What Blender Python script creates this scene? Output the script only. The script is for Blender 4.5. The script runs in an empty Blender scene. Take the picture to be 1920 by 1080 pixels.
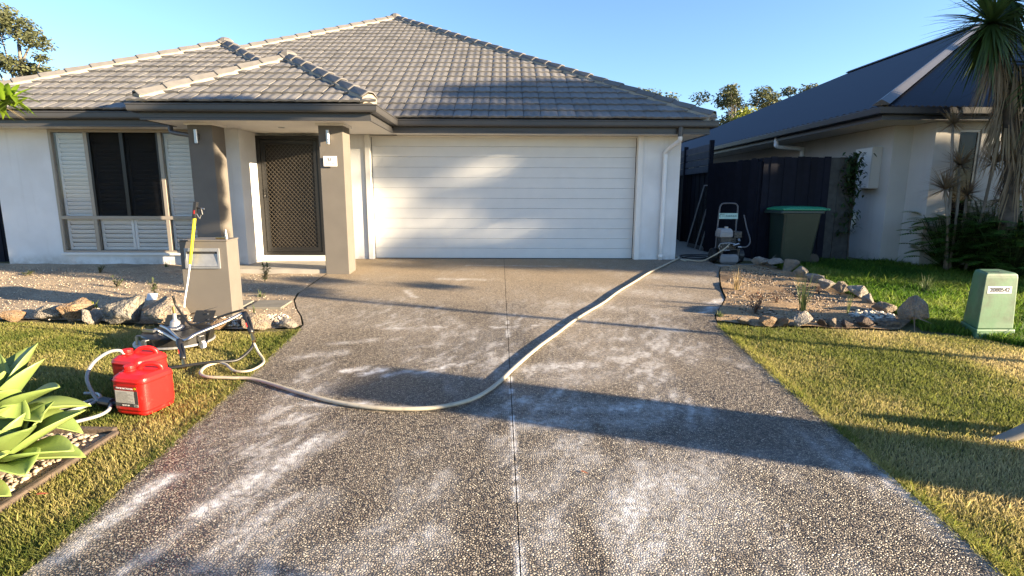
import bpy, bmesh, math, random
import numpy as np
from mathutils import Vector, Matrix, noise as mnoise
R = math.radians
scene = bpy.context.scene
col = scene.collection

# ---------------------------------------------------------------- camera
cam_d = bpy.data.cameras.new('camera'); cam = bpy.data.objects.new('camera', cam_d); col.objects.link(cam)
cam_d.sensor_width = 36.0; cam_d.lens = 36.0 * 1000 / 1920; cam_d.clip_start = .05; cam_d.clip_end = 2000
PITCH, YAW, ROLL, EYE = R(9.76), R(.57), R(.2), 1.16
fw = Vector((math.sin(YAW) * math.cos(PITCH), math.cos(YAW) * math.cos(PITCH), -math.sin(PITCH)))
rt = Vector((math.cos(YAW), -math.sin(YAW), 0)); up = rt.cross(fw)
r2 = rt * math.cos(ROLL) + up * math.sin(ROLL); u2 = up * math.cos(ROLL) - rt * math.sin(ROLL)
mw = Matrix.Identity(4)
for i in range(3):
    mw[i][0] = r2[i]; mw[i][1] = u2[i]; mw[i][2] = -fw[i]
mw[2][3] = EYE
cam.matrix_world = mw
scene.camera = cam

# ---------------------------------------------------------------- sky, sun, exposure
SUN_EL, SUN_AZ = R(11.5), R(18)      # low sun, from the right and a little behind the camera
to_sun = Vector((math.cos(SUN_EL) * math.cos(SUN_AZ), -math.cos(SUN_EL) * math.sin(SUN_AZ), math.sin(SUN_EL)))
world = bpy.data.worlds.new('World'); scene.world = world; world.use_nodes = True
wn = world.node_tree.nodes; wl = world.node_tree.links
sky = wn.new('ShaderNodeTexSky'); sky.sky_type = 'NISHITA'; sky.sun_disc = False
sky.sun_elevation = SUN_EL; sky.sun_rotation = math.atan2(to_sun.x, to_sun.y)
sky.air_density = 1.0; sky.dust_density = .15; sky.ozone_density = 2.2; sky.altitude = 30
tint = wn.new('ShaderNodeMix'); tint.data_type = 'RGBA'; tint.blend_type = 'MULTIPLY'; tint.inputs['Factor'].default_value = 1; tint.inputs['B'].default_value = (.84, .94, 1.15, 1)   # whole sky tinted evenly bluer, for cooler fill
wl.new(sky.outputs['Color'], tint.inputs['A']); wl.new(tint.outputs['Result'], wn['Background'].inputs['Color']); wn['Background'].inputs['Strength'].default_value = .066
sl = bpy.data.lights.new('sun', 'SUN'); sl.energy = 5.0; sl.angle = R(.53); sl.color = (1.0, .80, .54)
so = bpy.data.objects.new('sun', sl); col.objects.link(so)
so.rotation_euler = to_sun.to_track_quat('Z', 'Y').to_euler(); so.location = to_sun * 60
vs = scene.view_settings; vs.view_transform = 'Standard'; vs.look = 'None'; vs.gamma = 1; vs.exposure = 2.38; vs.use_curve_mapping = False
scene.cycles.max_bounces = 8; scene.cycles.transparent_max_bounces = 12

# ---------------------------------------------------------------- helpers
WL = {}
rng = random.Random(7); nr = np.random.default_rng(11)
SL = .053
def gz(y): return -SL * max(0.0, 9.8 - max(y, -7.0))

def tag(o, label=None, cat=None, group=None, kind=None):
    if label: o['label'] = label
    if cat: o['category'] = cat
    if group: o['group'] = group
    if kind: o['kind'] = kind
    return o
def thing(name, label, cat, loc=(0, 0, 0), group=None, rotz=0.0):
    o = bpy.data.objects.new(name, None); col.objects.link(o)
    o.location = loc; o.rotation_euler = (0, 0, rotz); o.empty_display_size = .1
    WL[o] = Vector(loc); return tag(o, label, cat, group)
def obj(name, me, parent=None):
    o = bpy.data.objects.new(name, me); col.objects.link(o)
    if parent is not None: o.parent = parent; WL[o] = WL[parent].copy()
    else: WL[o] = Vector((0, 0, 0))
    return o

class MB:
    def __init__(s): s.v = []; s.f = []; s.m = []
    def add(s, vs, fs, mi=0):
        b = len(s.v); s.v.extend([tuple(p) for p in vs]); s.f.extend([tuple(b + i for i in f) for f in fs]); s.m.extend([mi] * len(fs)); return s
    def box(s, x0, x1, y0, y1, z0, z1, mi=0):
        return s.add([(x0, y0, z0), (x1, y0, z0), (x1, y1, z0), (x0, y1, z0), (x0, y0, z1), (x1, y0, z1), (x1, y1, z1), (x0, y1, z1)],
                     [(3, 2, 1, 0), (4, 5, 6, 7), (0, 1, 5, 4), (1, 2, 6, 5), (2, 3, 7, 6), (3, 0, 4, 7)], mi)
    def obox(s, c, ax, ay, az, mi=0):     # centre and three half axes
        c, ax, ay, az = map(Vector, (c, ax, ay, az)); P = []
        for k in (-1, 1):
            for (i, j) in ((-1, -1), (1, -1), (1, 1), (-1, 1)): P.append(c + ax * i + ay * j + az * k)
        return s.add(P, [(3, 2, 1, 0), (4, 5, 6, 7), (0, 1, 5, 4), (1, 2, 6, 5), (2, 3, 7, 6), (3, 0, 4, 7)], mi)
    def bar(s, a, b, w, h, mi=0, upv=(0, 0, 1)):
        a, b = Vector(a), Vector(b); d = (b - a); L = d.length; d.normalize(); u = Vector(upv)
        if abs(d.dot(u)) > .98: u = Vector((0, 1, 0))
        x = d.cross(u).normalized(); y = x.cross(d)
        return s.obox((a + b) / 2, x * w / 2, y * h / 2, d * L / 2, mi)
    def tube(s, pts, r, n=8, mi=0, caps=True, flat=1.0):
        pts = [Vector(p) for p in pts]; m = len(pts); rr = r if isinstance(r, (list, tuple)) else [r] * m
        V = []; F = []; prev = None
        for i, p in enumerate(pts):
            d = (pts[min(i + 1, m - 1)] - pts[max(i - 1, 0)]).normalized()
            if prev is None:
                u = Vector((0, 0, 1)) if abs(d.z) < .9 else Vector((1, 0, 0))
                x = d.cross(u).normalized()
            else: x = (prev - d * prev.dot(d)).normalized()
            y = x.cross(d); prev = x
            for k in range(n):
                a = 2 * math.pi * k / n; V.append(p + x * math.cos(a) * rr[i] + y * math.sin(a) * rr[i] * flat)
        for i in range(m - 1):
            for k in range(n): F.append((i * n + k, i * n + (k + 1) % n, (i + 1) * n + (k + 1) % n, (i + 1) * n + k))
        if caps: F.append(tuple(range(n - 1, -1, -1))); F.append(tuple((m - 1) * n + k for k in range(n)))
        return s.add(V, F, mi)
    def cyl(s, a, b, r, n=16, mi=0): return s.tube([a, b], r, n, mi)
    def lathe(s, prof, c=(0, 0, 0), n=24, mi=0):   # (radius, z) profile round z
        V = []; F = []; m = len(prof)
        for (r, z) in prof:
            for k in range(n):
                a = 2 * math.pi * k / n; V.append((c[0] + r * math.cos(a), c[1] + r * math.sin(a), c[2] + z))
        for i in range(m - 1):
            for k in range(n): F.append((i * n + k, i * n + (k + 1) % n, (i + 1) * n + (k + 1) % n, (i + 1) * n + k))
        F.append(tuple(range(n - 1, -1, -1))); F.append(tuple((m - 1) * n + k for k in range(n)))
        return s.add(V, F, mi)
    def loft(s, secs, mi=0):      # list of rings of equal length
        n = len(secs[0]); V = [p for q in secs for p in q]; F = []
        for i in range(len(secs) - 1):
            for k in range(n): F.append((i * n + k, i * n + (k + 1) % n, (i + 1) * n + (k + 1) % n, (i + 1) * n + k))
        F.append(tuple(range(n - 1, -1, -1))); F.append(tuple((len(secs) - 1) * n + k for k in range(n)))
        return s.add(V, F, mi)
    def blade(s, base, d, L, w, droop=.3, n=4, fold=.0, mi=0):
        base = Vector(base); d = Vector(d).normalized(); side = d.cross(Vector((0, 0, 1)))
        if side.length < .05: side = Vector((1, 0, 0))
        side.normalize(); V = []; F = []
        for i in range(n + 1):
            t = i / n; p = base + d * L * t + Vector((0, 0, -droop * L * t * t)); ww = w * (1 - t) ** .7 * (.55 + 1.2 * t * (1 - t)) if i < n else 0
            if i < n: V += [p - side * ww / 2, p + side * ww / 2]
            else: V.append(p)
        for i in range(n - 1): F.append((2 * i, 2 * i + 1, 2 * i + 3, 2 * i + 2))
        F.append((2 * n - 2, 2 * n - 1, 2 * n))
        return s.add(V, F, mi)
    def build(s, name, mats, parent=None, local=False, bevel=0, smooth=False, seg=2):
        me = bpy.data.meshes.new(name)
        off = Vector((0, 0, 0)) if (parent is None or local) else WL[parent]
        me.from_pydata([(p[0] - off.x, p[1] - off.y, p[2] - off.z) for p in s.v], [], s.f)
        if not isinstance(mats, (list, tuple)): mats = [mats]
        for m in mats: me.materials.append(m)
        if len(mats) > 1: me.polygons.foreach_set('material_index', s.m)
        if smooth: me.polygons.foreach_set('use_smooth', [True] * len(me.polygons))
        me.update()
        o = obj(name, me, parent)
        if bevel:
            b = o.modifiers.new('bevel', 'BEVEL'); b.width = bevel; b.segments = seg; b.limit_method = 'ANGLE'; b.angle_limit = R(35)
        return o
def curve_pts(pts, n=8):          # Catmull-Rom through points
    P = [Vector(p) for p in pts]; P = [P[0] * 2 - P[1]] + P + [P[-1] * 2 - P[-2]]; out = []
    for i in range(1, len(P) - 2):
        for k in range(n):
            t = k / n; a, b, c, d = P[i - 1], P[i], P[i + 1], P[i + 2]
            out.append(.5 * ((2 * b) + (c - a) * t + (2 * a - 5 * b + 4 * c - d) * t * t + (3 * b - a - 3 * c + d) * t ** 3))
    out.append(P[-2]); return out
def copy_tree(o, parent=None):
    c = o.copy(); col.objects.link(c); c.parent = parent; WL[c] = WL[o].copy()
    for ch in list(o.children): copy_tree(ch, c)
    return c

# ---------------------------------------------------------------- materials
def nodes(m): return m.node_tree.nodes, m.node_tree.links
def lin(c): return tuple(((v / 255 + .055) / 1.055) ** 2.4 if v > 10 else v / 255 / 12.92 for v in c)
def M(name, c, rough=.6, var=.12, scale=6, bump=0., bscale=60, metal=0., spec=.5, rnd=0., c2=None, sc2=1.5, coat=0, trans=0, bdist=.01):
    m = bpy.data.materials.new(name); m.use_nodes = True; N, L = nodes(m); b = N['Principled BSDF']
    tc = N.new('ShaderNodeTexCoord')
    nz = N.new('ShaderNodeTexNoise'); nz.inputs['Scale'].default_value = scale; nz.inputs['Detail'].default_value = 6; L.new(tc.outputs['Object'], nz.inputs['Vector'])
    mx = N.new('ShaderNodeMix'); mx.data_type = 'RGBA'
    mx.inputs['A'].default_value = (*[v * (1 - var) for v in c], 1); mx.inputs['B'].default_value = (*[min(1, v * (1 + var)) for v in c], 1)
    ra = N.new('ShaderNodeMapRange'); ra.inputs[1].default_value = .3; ra.inputs[2].default_value = .7
    L.new(nz.outputs['Fac'], ra.inputs[0]); L.new(ra.outputs[0], mx.inputs['Factor']); out = mx.outputs['Result']
    if c2:
        n2 = N.new('ShaderNodeTexNoise'); n2.inputs['Scale'].default_value = sc2; n2.inputs['Detail'].default_value = 5; L.new(tc.outputs['Object'], n2.inputs['Vector'])
        r2_ = N.new('ShaderNodeMapRange'); r2_.inputs[1].default_value = .45; r2_.inputs[2].default_value = .62; L.new(n2.outputs['Fac'], r2_.inputs[0])
        m2 = N.new('ShaderNodeMix'); m2.data_type = 'RGBA'; L.new(r2_.outputs[0], m2.inputs['Factor']); L.new(out, m2.inputs['A']); m2.inputs['B'].default_value = (*c2, 1); out = m2.outputs['Result']
    if rnd:
        oi = N.new('ShaderNodeObjectInfo'); mr = N.new('ShaderNodeMapRange'); mr.inputs[3].default_value = 1 - rnd; mr.inputs[4].default_value = 1 + rnd; L.new(oi.outputs['Random'], mr.inputs[0])
        hs = N.new('ShaderNodeHueSaturation'); L.new(out, hs.inputs['Color']); L.new(mr.outputs[0], hs.inputs['Value']); out = hs.outputs['Color']
    L.new(out, b.inputs['Base Color'])
    b.inputs['Roughness'].default_value = rough; b.inputs['Metallic'].default_value = metal; b.inputs['Specular IOR Level'].default_value = spec
    if coat: b.inputs['Coat Weight'].default_value = coat
    if trans: b.inputs['Subsurface Weight'].default_value = 0
    if bump:
        bn = N.new('ShaderNodeTexNoise'); bn.inputs['Scale'].default_value = bscale; bn.inputs['Detail'].default_value = 5; L.new(tc.outputs['Object'], bn.inputs['Vector'])
        bp = N.new('ShaderNodeBump'); bp.inputs['Strength'].default_value = bump; bp.inputs['Distance'].default_value = bdist; L.new(bn.outputs['Fac'], bp.inputs['Height']); L.new(bp.outputs['Normal'], b.inputs['Normal'])
    return m
def leafmat(name, c, var=.25, rough=.5, trans=.35, attr=False, scale=3, spec=.4):
    m = bpy.data.materials.new(name); m.use_nodes = True; N, L = nodes(m); b = N['Principled BSDF']; o = N['Material Output']
    if attr:
        at = N.new('ShaderNodeAttribute'); at.attribute_name = 'col'; c_out = at.outputs['Color']
    else:
        g = N.new('ShaderNodeNewGeometry'); mr = N.new('ShaderNodeMapRange'); mr.inputs[3].default_value = 1 - var; mr.inputs[4].default_value = 1 + var; oi = N.new('ShaderNodeObjectInfo'); am = N.new('ShaderNodeMath'); am.operation = 'ADD'; L.new(g.outputs['Random Per Island'], am.inputs[0]); L.new(oi.outputs['Random'], am.inputs[1]); fr_ = N.new('ShaderNodeMath'); fr_.operation = 'FRACT'; L.new(am.outputs[0], fr_.inputs[0]); L.new(fr_.outputs[0], mr.inputs[0])
        tc = N.new('ShaderNodeTexCoord'); nz = N.new('ShaderNodeTexNoise'); nz.inputs['Scale'].default_value = scale; L.new(tc.outputs['Object'], nz.inputs['Vector'])
        hs = N.new('ShaderNodeHueSaturation'); hs.inputs['Color'].default_value = (*c, 1); L.new(mr.outputs[0], hs.inputs['Value'])
        mh = N.new('ShaderNodeMapRange'); mh.inputs[3].default_value = .47; mh.inputs[4].default_value = .53; L.new(nz.outputs['Fac'], mh.inputs[0]); L.new(mh.outputs[0], hs.inputs['Hue']); c_out = hs.outputs['Color']
    L.new(c_out, b.inputs['Base Color']); b.inputs['Roughness'].default_value = rough; b.inputs['Specular IOR Level'].default_value = spec
    if trans:
        t = N.new('ShaderNodeBsdfTranslucent'); L.new(c_out, t.inputs['Color']); mx = N.new('ShaderNodeMixShader'); mx.inputs[0].default_value = trans
        L.new(b.outputs[0], mx.inputs[1]); L.new(t.outputs[0], mx.inputs[2]); L.new(mx.outputs[0], o.inputs['Surface'])
    return m
def blemish(m, c, scale=9, lo=.60, hi=.72, amt=.7):     # scars and dry spots on leaves, scuffs on plastic
    N, L = nodes(m); b = N['Principled BSDF']; src = b.inputs['Base Color'].links[0].from_socket
    tc = N.new('ShaderNodeTexCoord'); nz = N.new('ShaderNodeTexNoise'); nz.inputs['Scale'].default_value = scale; nz.inputs['Detail'].default_value = 9; nz.inputs['Roughness'].default_value = .7; L.new(tc.outputs['Object'], nz.inputs['Vector'])
    mr = N.new('ShaderNodeMapRange'); mr.inputs[1].default_value = lo; mr.inputs[2].default_value = hi; mr.inputs[4].default_value = amt; L.new(nz.outputs['Fac'], mr.inputs[0])
    mx = N.new('ShaderNodeMix'); mx.data_type = 'RGBA'; L.new(mr.outputs[0], mx.inputs['Factor']); L.new(src, mx.inputs['A']); mx.inputs['B'].default_value = (*c, 1)
    for l in list(src.links): L.new(mx.outputs['Result'], l.to_socket) if l.to_node != mx else None
def glass(name, tint=(1, 1, 1), opac=.0, dark=(.01, .01, .012), rough=.02, ior=1.3):
    m = bpy.data.materials.new(name); m.use_nodes = True; N, L = nodes(m); N.remove(N['Principled BSDF']); o = N['Material Output']
    tr = N.new('ShaderNodeBsdfTransparent'); tr.inputs[0].default_value = (*tint, 1); gl = N.new('ShaderNodeBsdfGlossy'); gl.inputs['Roughness'].default_value = rough
    fr = N.new('ShaderNodeFresnel'); fr.inputs[0].default_value = ior; mx = N.new('ShaderNodeMixShader'); L.new(fr.outputs[0], mx.inputs[0])
    base = tr
    if opac:
        df = N.new('ShaderNodeBsdfDiffuse'); df.inputs[0].default_value = (*dark, 1); m0 = N.new('ShaderNodeMixShader'); m0.inputs[0].default_value = opac
        L.new(tr.outputs[0], m0.inputs[1]); L.new(df.outputs[0], m0.inputs[2]); base = m0
    L.new(base.outputs[0], mx.inputs[1]); L.new(gl.outputs[0], mx.inputs[2]); L.new(mx.outputs[0], o.inputs['Surface']); return m

K = dict(
    wall=M('rendered_wall', (.70, .695, .68), .85, .04, 3, .25, 160, c2=(.62, .61, .59), sc2=1.1, bdist=.004),
    trim=M('white_trim', (.72, .69, .64), .5, .03), soffit=M('soffit', (.70, .67, .62), .7, .03),
    gdoor=M('garage_panel', (.64, .635, .61), .45, .03, 4, .08, 300, bdist=.002),
    taupe=M('taupe_render', (.128, .114, .097), .85, .06, 4, .35, 190, bdist=.004),
    gutter=M('gutter_metal', (.055, .053, .052), .38, .05), dpipe_d=M('dark_pipe', (.085, .085, .09), .4, .05),
    tile=M('concrete_tile', (.165, .157, .148), .8, .16, 9, .35, 220, rnd=.16, c2=(.125, .12, .114), sc2=2.2, bdist=.003),
    under=M('roof_underlay', (.09, .085, .08), .9), mortar=M('mortar', (.33, .285, .22), .9, .12, 12, .5, 120),
    cap=M('ridge_tile', (.14, .132, .123), .75, .12, 8, .25, 200, rnd=.06, bdist=.003),
    frame=M('window_frame', (.30, .26, .215), .35, .03, metal=.2), shut=M('shutter_white', (.74, .74, .73), .45, .02),
    dark=M('dark_interior', (.02, .02, .022), .9), black=M('black_plastic', (.014, .014, .015), .4, .1),
    blackm=M('black_metal', (.018, .017, .016), .35, .1, metal=.2), grille=M('grille_metal', (.10, .085, .065), .35, .1, metal=.5),
    bdoor=M('brown_door', (.032, .025, .02), .5, .12), steel=M('steel', (.42, .41, .40), .36, .05, metal=1.), galv=M('galvanised', (.38, .38, .38), .45, .1, metal=1.),
    pvc=M('pvc_white', (.74, .74, .73), .35, .02), alu=M('brushed_alu', (.36, .36, .37), .5, .1, 20, metal=.6),
    cream=M('cream_hose', (.43, .38, .28), .5, .1, 3), clear=M('clear_hose', (.27, .27, .265), .25, .05), rubber=M('black_rubber', (.012, .012, .012), .45),
    red=M('red_plastic', (.62, .012, .010), .38, .06, 3, .05, 60, spec=.45), yellow=M('yellow_grip', (.74, .60, .01), .45, .04), white=M('white_paint', (.75, .75, .75), .4, .02),
    brass=M('brass', (.55, .38, .16), .35, .15, metal=1.), green=M('green_box', (.085, .19, .095), .5, .05, 4, .06, 40, c2=(.12, .205, .12), sc2=4), 
    bing=M('bin_body', (.006, .020, .012), .42, .08), lid=M('bin_lid', (.018, .22, .11), .42, .06),
    fence=M('dark_fence', (.0065, .0075, .014), .7, .2, 8, .2, 60, rnd=.25, spec=.15), pal=M('weathered_paling', (.05, .05, .047), .9, .3, 10, .4, 60, rnd=.2),
    nwall=M('neighbour_wall', (.47, .45, .42), .85, .05, 2, .25, 150, bdist=.004), nroof=M('corrugated_roof', (.019, .022, .032), .5, .06, 3, spec=.3),
    ncap=M('roof_flashing', (.055, .054, .055), .45, .05), ngut=M('neighbour_gutter', (.016, .018, .026), .4, .05),
    timber=M('edge_timber', (.085, .062, .045), .9, .35, 14, .5, 50), bark=M('bark', (.10, .08, .062), .9, .3, 14, .5, 40), gum=M('gum_bark', (.20, .175, .145), .85, .25, 6),
    concrete=M('concrete', (.33, .30, .25), .85, .12, 5, .35, 150, bdist=.004), paver=M('paver', (.16, .15, .125), .85, .15, 6, .3, 120),
    label=M('paper_label', (.60, .55, .47), .6, .1, 60), ink=M('ink', (.02, .02, .02), .6), dlabel=M('dark_label', (.07, .06, .055), .6, .5, 300), lred=M('label_red', (.40, .02, .014), .5),
    sign=M('sign_white', (.76, .74, .72), .4, .02), mint=M('mint_plate', (.30, .46, .41), .4, .1, 30), lettering=M('sign_green', (.01, .05, .035), .5),
    soil=M('soil', (.06, .045, .032), .95, .3, 20, .6, 80), tank=M('fuel_tank', (.24, .24, .24), .4, .05), engine=M('engine_metal', (.06, .06, .06), .45, .3, 30, metal=.6),
    deadleaf=leafmat('dead_leaf', (.24, .175, .10), .3, .7, .25), pane=glass('window_glass'), screen=glass('insect_screen', (.6, .6, .6), .36, (.010, .010, .011), .4, 1.06),
    blue=M('blue_rag', (.12, .18, .36), .8),
)

def dirty_base(m, zt=.16, c=(.30, .25, .19)):
    N, L = nodes(m); b = N['Principled BSDF']; src = b.inputs['Base Color'].links[0].from_socket
    g = N.new('ShaderNodeNewGeometry'); sx = N.new('ShaderNodeSeparateXYZ'); L.new(g.outputs['Position'], sx.inputs[0])
    nz = N.new('ShaderNodeTexNoise'); nz.inputs['Scale'].default_value = 4.5; nz.inputs['Detail'].default_value = 9; nz.inputs['Roughness'].default_value = .65; L.new(g.outputs['Position'], nz.inputs['Vector'])
    mr = N.new('ShaderNodeMapRange'); mr.inputs[1].default_value = zt; mr.inputs[2].default_value = -.05; L.new(sx.outputs['Z'], mr.inputs[0])
    mu = N.new('ShaderNodeMath'); mu.operation = 'MULTIPLY'; L.new(mr.outputs[0], mu.inputs[0]); n2 = N.new('ShaderNodeMapRange'); n2.inputs[1].default_value = .42; n2.inputs[2].default_value = .68; L.new(nz.outputs['Fac'], n2.inputs[0]); L.new(n2.outputs[0], mu.inputs[1])
    # faint vertical run marks
    mp = N.new('ShaderNodeVectorMath'); mp.operation = 'MULTIPLY'; mp.inputs[1].default_value = (7, 7, .35); L.new(g.outputs['Position'], mp.inputs[0]); n3 = N.new('ShaderNodeTexNoise'); n3.inputs['Scale'].default_value = 1.6; n3.inputs['Detail'].default_value = 7; L.new(mp.outputs[0], n3.inputs['Vector'])
    r3 = N.new('ShaderNodeMapRange'); r3.inputs[1].default_value = .55; r3.inputs[2].default_value = .85; r3.inputs[4].default_value = .22; L.new(n3.outputs['Fac'], r3.inputs[0])
    ad = N.new('ShaderNodeMath'); ad.operation = 'MAXIMUM'; L.new(mu.outputs[0], ad.inputs[0]); L.new(r3.outputs[0], ad.inputs[1])
    mx = N.new('ShaderNodeMix'); mx.data_type = 'RGBA'; L.new(ad.outputs[0], mx.inputs['Factor']); L.new(src, mx.inputs['A']); mx.inputs['B'].default_value = (*c, 1); L.new(mx.outputs['Result'], b.inputs['Base Color'])
dirty_base(K['wall']); dirty_base(K['taupe'], -.05, (.13, .105, .08)); dirty_base(K['nwall'], .2, (.22, .19, .15)); dirty_base(K['green'], -.12, (.07, .10, .06))

blemish(K['red'], (.50, .10, .08), 14, .60, .75, .5); blemish(K['green'], (.16, .22, .15), 12, .58, .75, .5); blemish(K['bing'], (.03, .04, .032), 8, .55, .75, .6); blemish(K['cream'], (.20, .17, .13), 16, .52, .7, .6); blemish(K['tile'], (.095, .092, .085), 5, .56, .72, .6)
# ---------------------------------------------------------------- ground and driveway
DL = [(-6.5, -1.95), (2, -2.02), (4, -2.09), (5.63, -2.19), (5.95, -2.33), (6.3, -2.52), (6.7, -2.70), (7.1, -2.80), (8.0, -2.84), (8.4, -2.86), (9.95, -2.86)]
DR = [(-6.5, 1.9), (2, 2.11), (4, 2.20), (5.65, 2.30), (6.0, 2.40), (6.4, 2.62), (6.85, 2.86), (7.5, 3.05), (8.5, 3.42), (9.1, 3.68), (9.95, 3.72)]
def interp(T, y):
    return float(np.interp(y, [t[0] for t in T], [t[1] for t in T]))
def joint_x(y): return .09 - .0145 * y

def add_bsdf(name):
    m = bpy.data.materials.new(name); m.use_nodes = True; N, L = nodes(m); return m, N, L, N['Principled BSDF']
def mapr(N, L, src, a, b, c=0., d=1.):
    n = N.new('ShaderNodeMapRange'); n.inputs[1].default_value = a; n.inputs[2].default_value = b; n.inputs[3].default_value = c; n.inputs[4].default_value = d
    L.new(src, n.inputs[0]); return n.outputs[0]
def mixc(N, L, f, a, b):
    n = N.new('ShaderNodeMix'); n.data_type = 'RGBA'
    for s, v in (('Factor', f), ('A', a), ('B', b)):
        if hasattr(v, 'links') or hasattr(v, 'is_linked'): L.new(v, n.inputs[s])
        elif s == 'Factor': n.inputs[s].default_value = v
        else: n.inputs[s].default_value = (*v, 1)
    return n.outputs['Result']
def math_(N, L, op, a, b):
    n = N.new('ShaderNodeMath'); n.operation = op; n.use_clamp = False
    for i, v in enumerate((a, b)):
        if hasattr(v, 'is_linked'): L.new(v, n.inputs[i])
        else: n.inputs[i].default_value = v
    return n.outputs[0]

def aggregate_mat():
    m, N, L, b = add_bsdf('exposed_aggregate')
    tc = N.new('ShaderNodeTexCoord')
    dn = N.new('ShaderNodeTexNoise'); dn.inputs['Scale'].default_value = 40; L.new(tc.outputs['Object'], dn.inputs['Vector'])
    va = N.new('ShaderNodeVectorMath'); va.operation = 'MULTIPLY_ADD'; L.new(dn.outputs['Color'], va.inputs[0]); va.inputs[1].default_value = (.022, .022, 0); L.new(tc.outputs['Object'], va.inputs[2])
    v1 = N.new('ShaderNodeTexVoronoi'); v1.voronoi_dimensions = '2D'; v1.inputs['Scale'].default_value = 76; L.new(va.outputs[0], v1.inputs['Vector'])
    ve = N.new('ShaderNodeTexVoronoi'); ve.voronoi_dimensions = '2D'; ve.feature = 'DISTANCE_TO_EDGE'; ve.inputs['Scale'].default_value = 76; L.new(va.outputs[0], ve.inputs['Vector'])
    sep = N.new('ShaderNodeSeparateColor'); L.new(v1.outputs['Color'], sep.inputs[0])
    cr = N.new('ShaderNodeValToRGB'); e = cr.color_ramp; e.interpolation = 'LINEAR'
    e.elements[0].position = 0; e.elements[0].color = (.05, .043, .037, 1); e.elements[1].position = 1; e.elements[1].color = (.60, .53, .42, 1)
    for p, c in ((.3, (.20, .16, .12, 1)), (.55, (.335, .28, .215, 1)), (.8, (.41, .35, .275, 1)), (.93, (.49, .43, .345, 1))):
        k = e.elements.new(p); k.color = c
    L.new(sep.outputs[0], cr.inputs[0])
    at = N.new('ShaderNodeAttribute'); at.attribute_name = 'film'; sa = N.new('ShaderNodeSeparateColor'); L.new(at.outputs['Color'], sa.inputs[0])
    film, wet, sand = sa.outputs[0], sa.outputs[1], sa.outputs[2]
    stone = mapr(N, L, ve.outputs['Distance'], .07, .30)
    matrix = mixc(N, L, wet, (.19, .165, .135), (.018, .016, .015))
    dry = mixc(N, L, stone, matrix, cr.outputs[0])
    # sandy, dry far end
    dry = mixc(N, L, math_(N, L, 'MULTIPLY', sand, .7), dry, (.37, .285, .185))
    hs = N.new('ShaderNodeHueSaturation'); L.new(dry, hs.inputs['Color']); hs.inputs['Saturation'].default_value = 1.2; L.new(mapr(N, L, wet, 0, 1, 1.05, .88), hs.inputs['Value'])
    wv = N.new('ShaderNodeTexNoise'); wv.inputs['Scale'].default_value = 26; wv.inputs['Detail'].default_value = 5; L.new(tc.outputs['Object'], wv.inputs['Vector'])
    ff = math_(N, L, 'MULTIPLY', film, mapr(N, L, wv.outputs['Fac'], .3, .65, .35, 1.35))
    ff2 = N.new('ShaderNodeClamp'); L.new(ff, ff2.inputs[0])
    L.new(mixc(N, L, ff2.outputs[0], hs.outputs['Color'], (.62, .60, .57)), b.inputs['Base Color'])
    L.new(mapr(N, L, wet, 0, 1, .8, .38), b.inputs['Roughness']); b.inputs['Specular IOR Level'].default_value = .5
    hh = math_(N, L, 'MULTIPLY', stone, mapr(N, L, sep.outputs[1], 0, 1, .45, 1.0))
    bp = N.new('ShaderNodeBump'); bp.inputs['Distance'].default_value = .011; L.new(hh, bp.inputs['Height']); L.new(mapr(N, L, ff2.outputs[0], 0, 1, .9, .35), bp.inputs['Strength']); L.new(bp.outputs['Normal'], b.inputs['Normal'])
    return m
K['agg'] = aggregate_mat()

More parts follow.
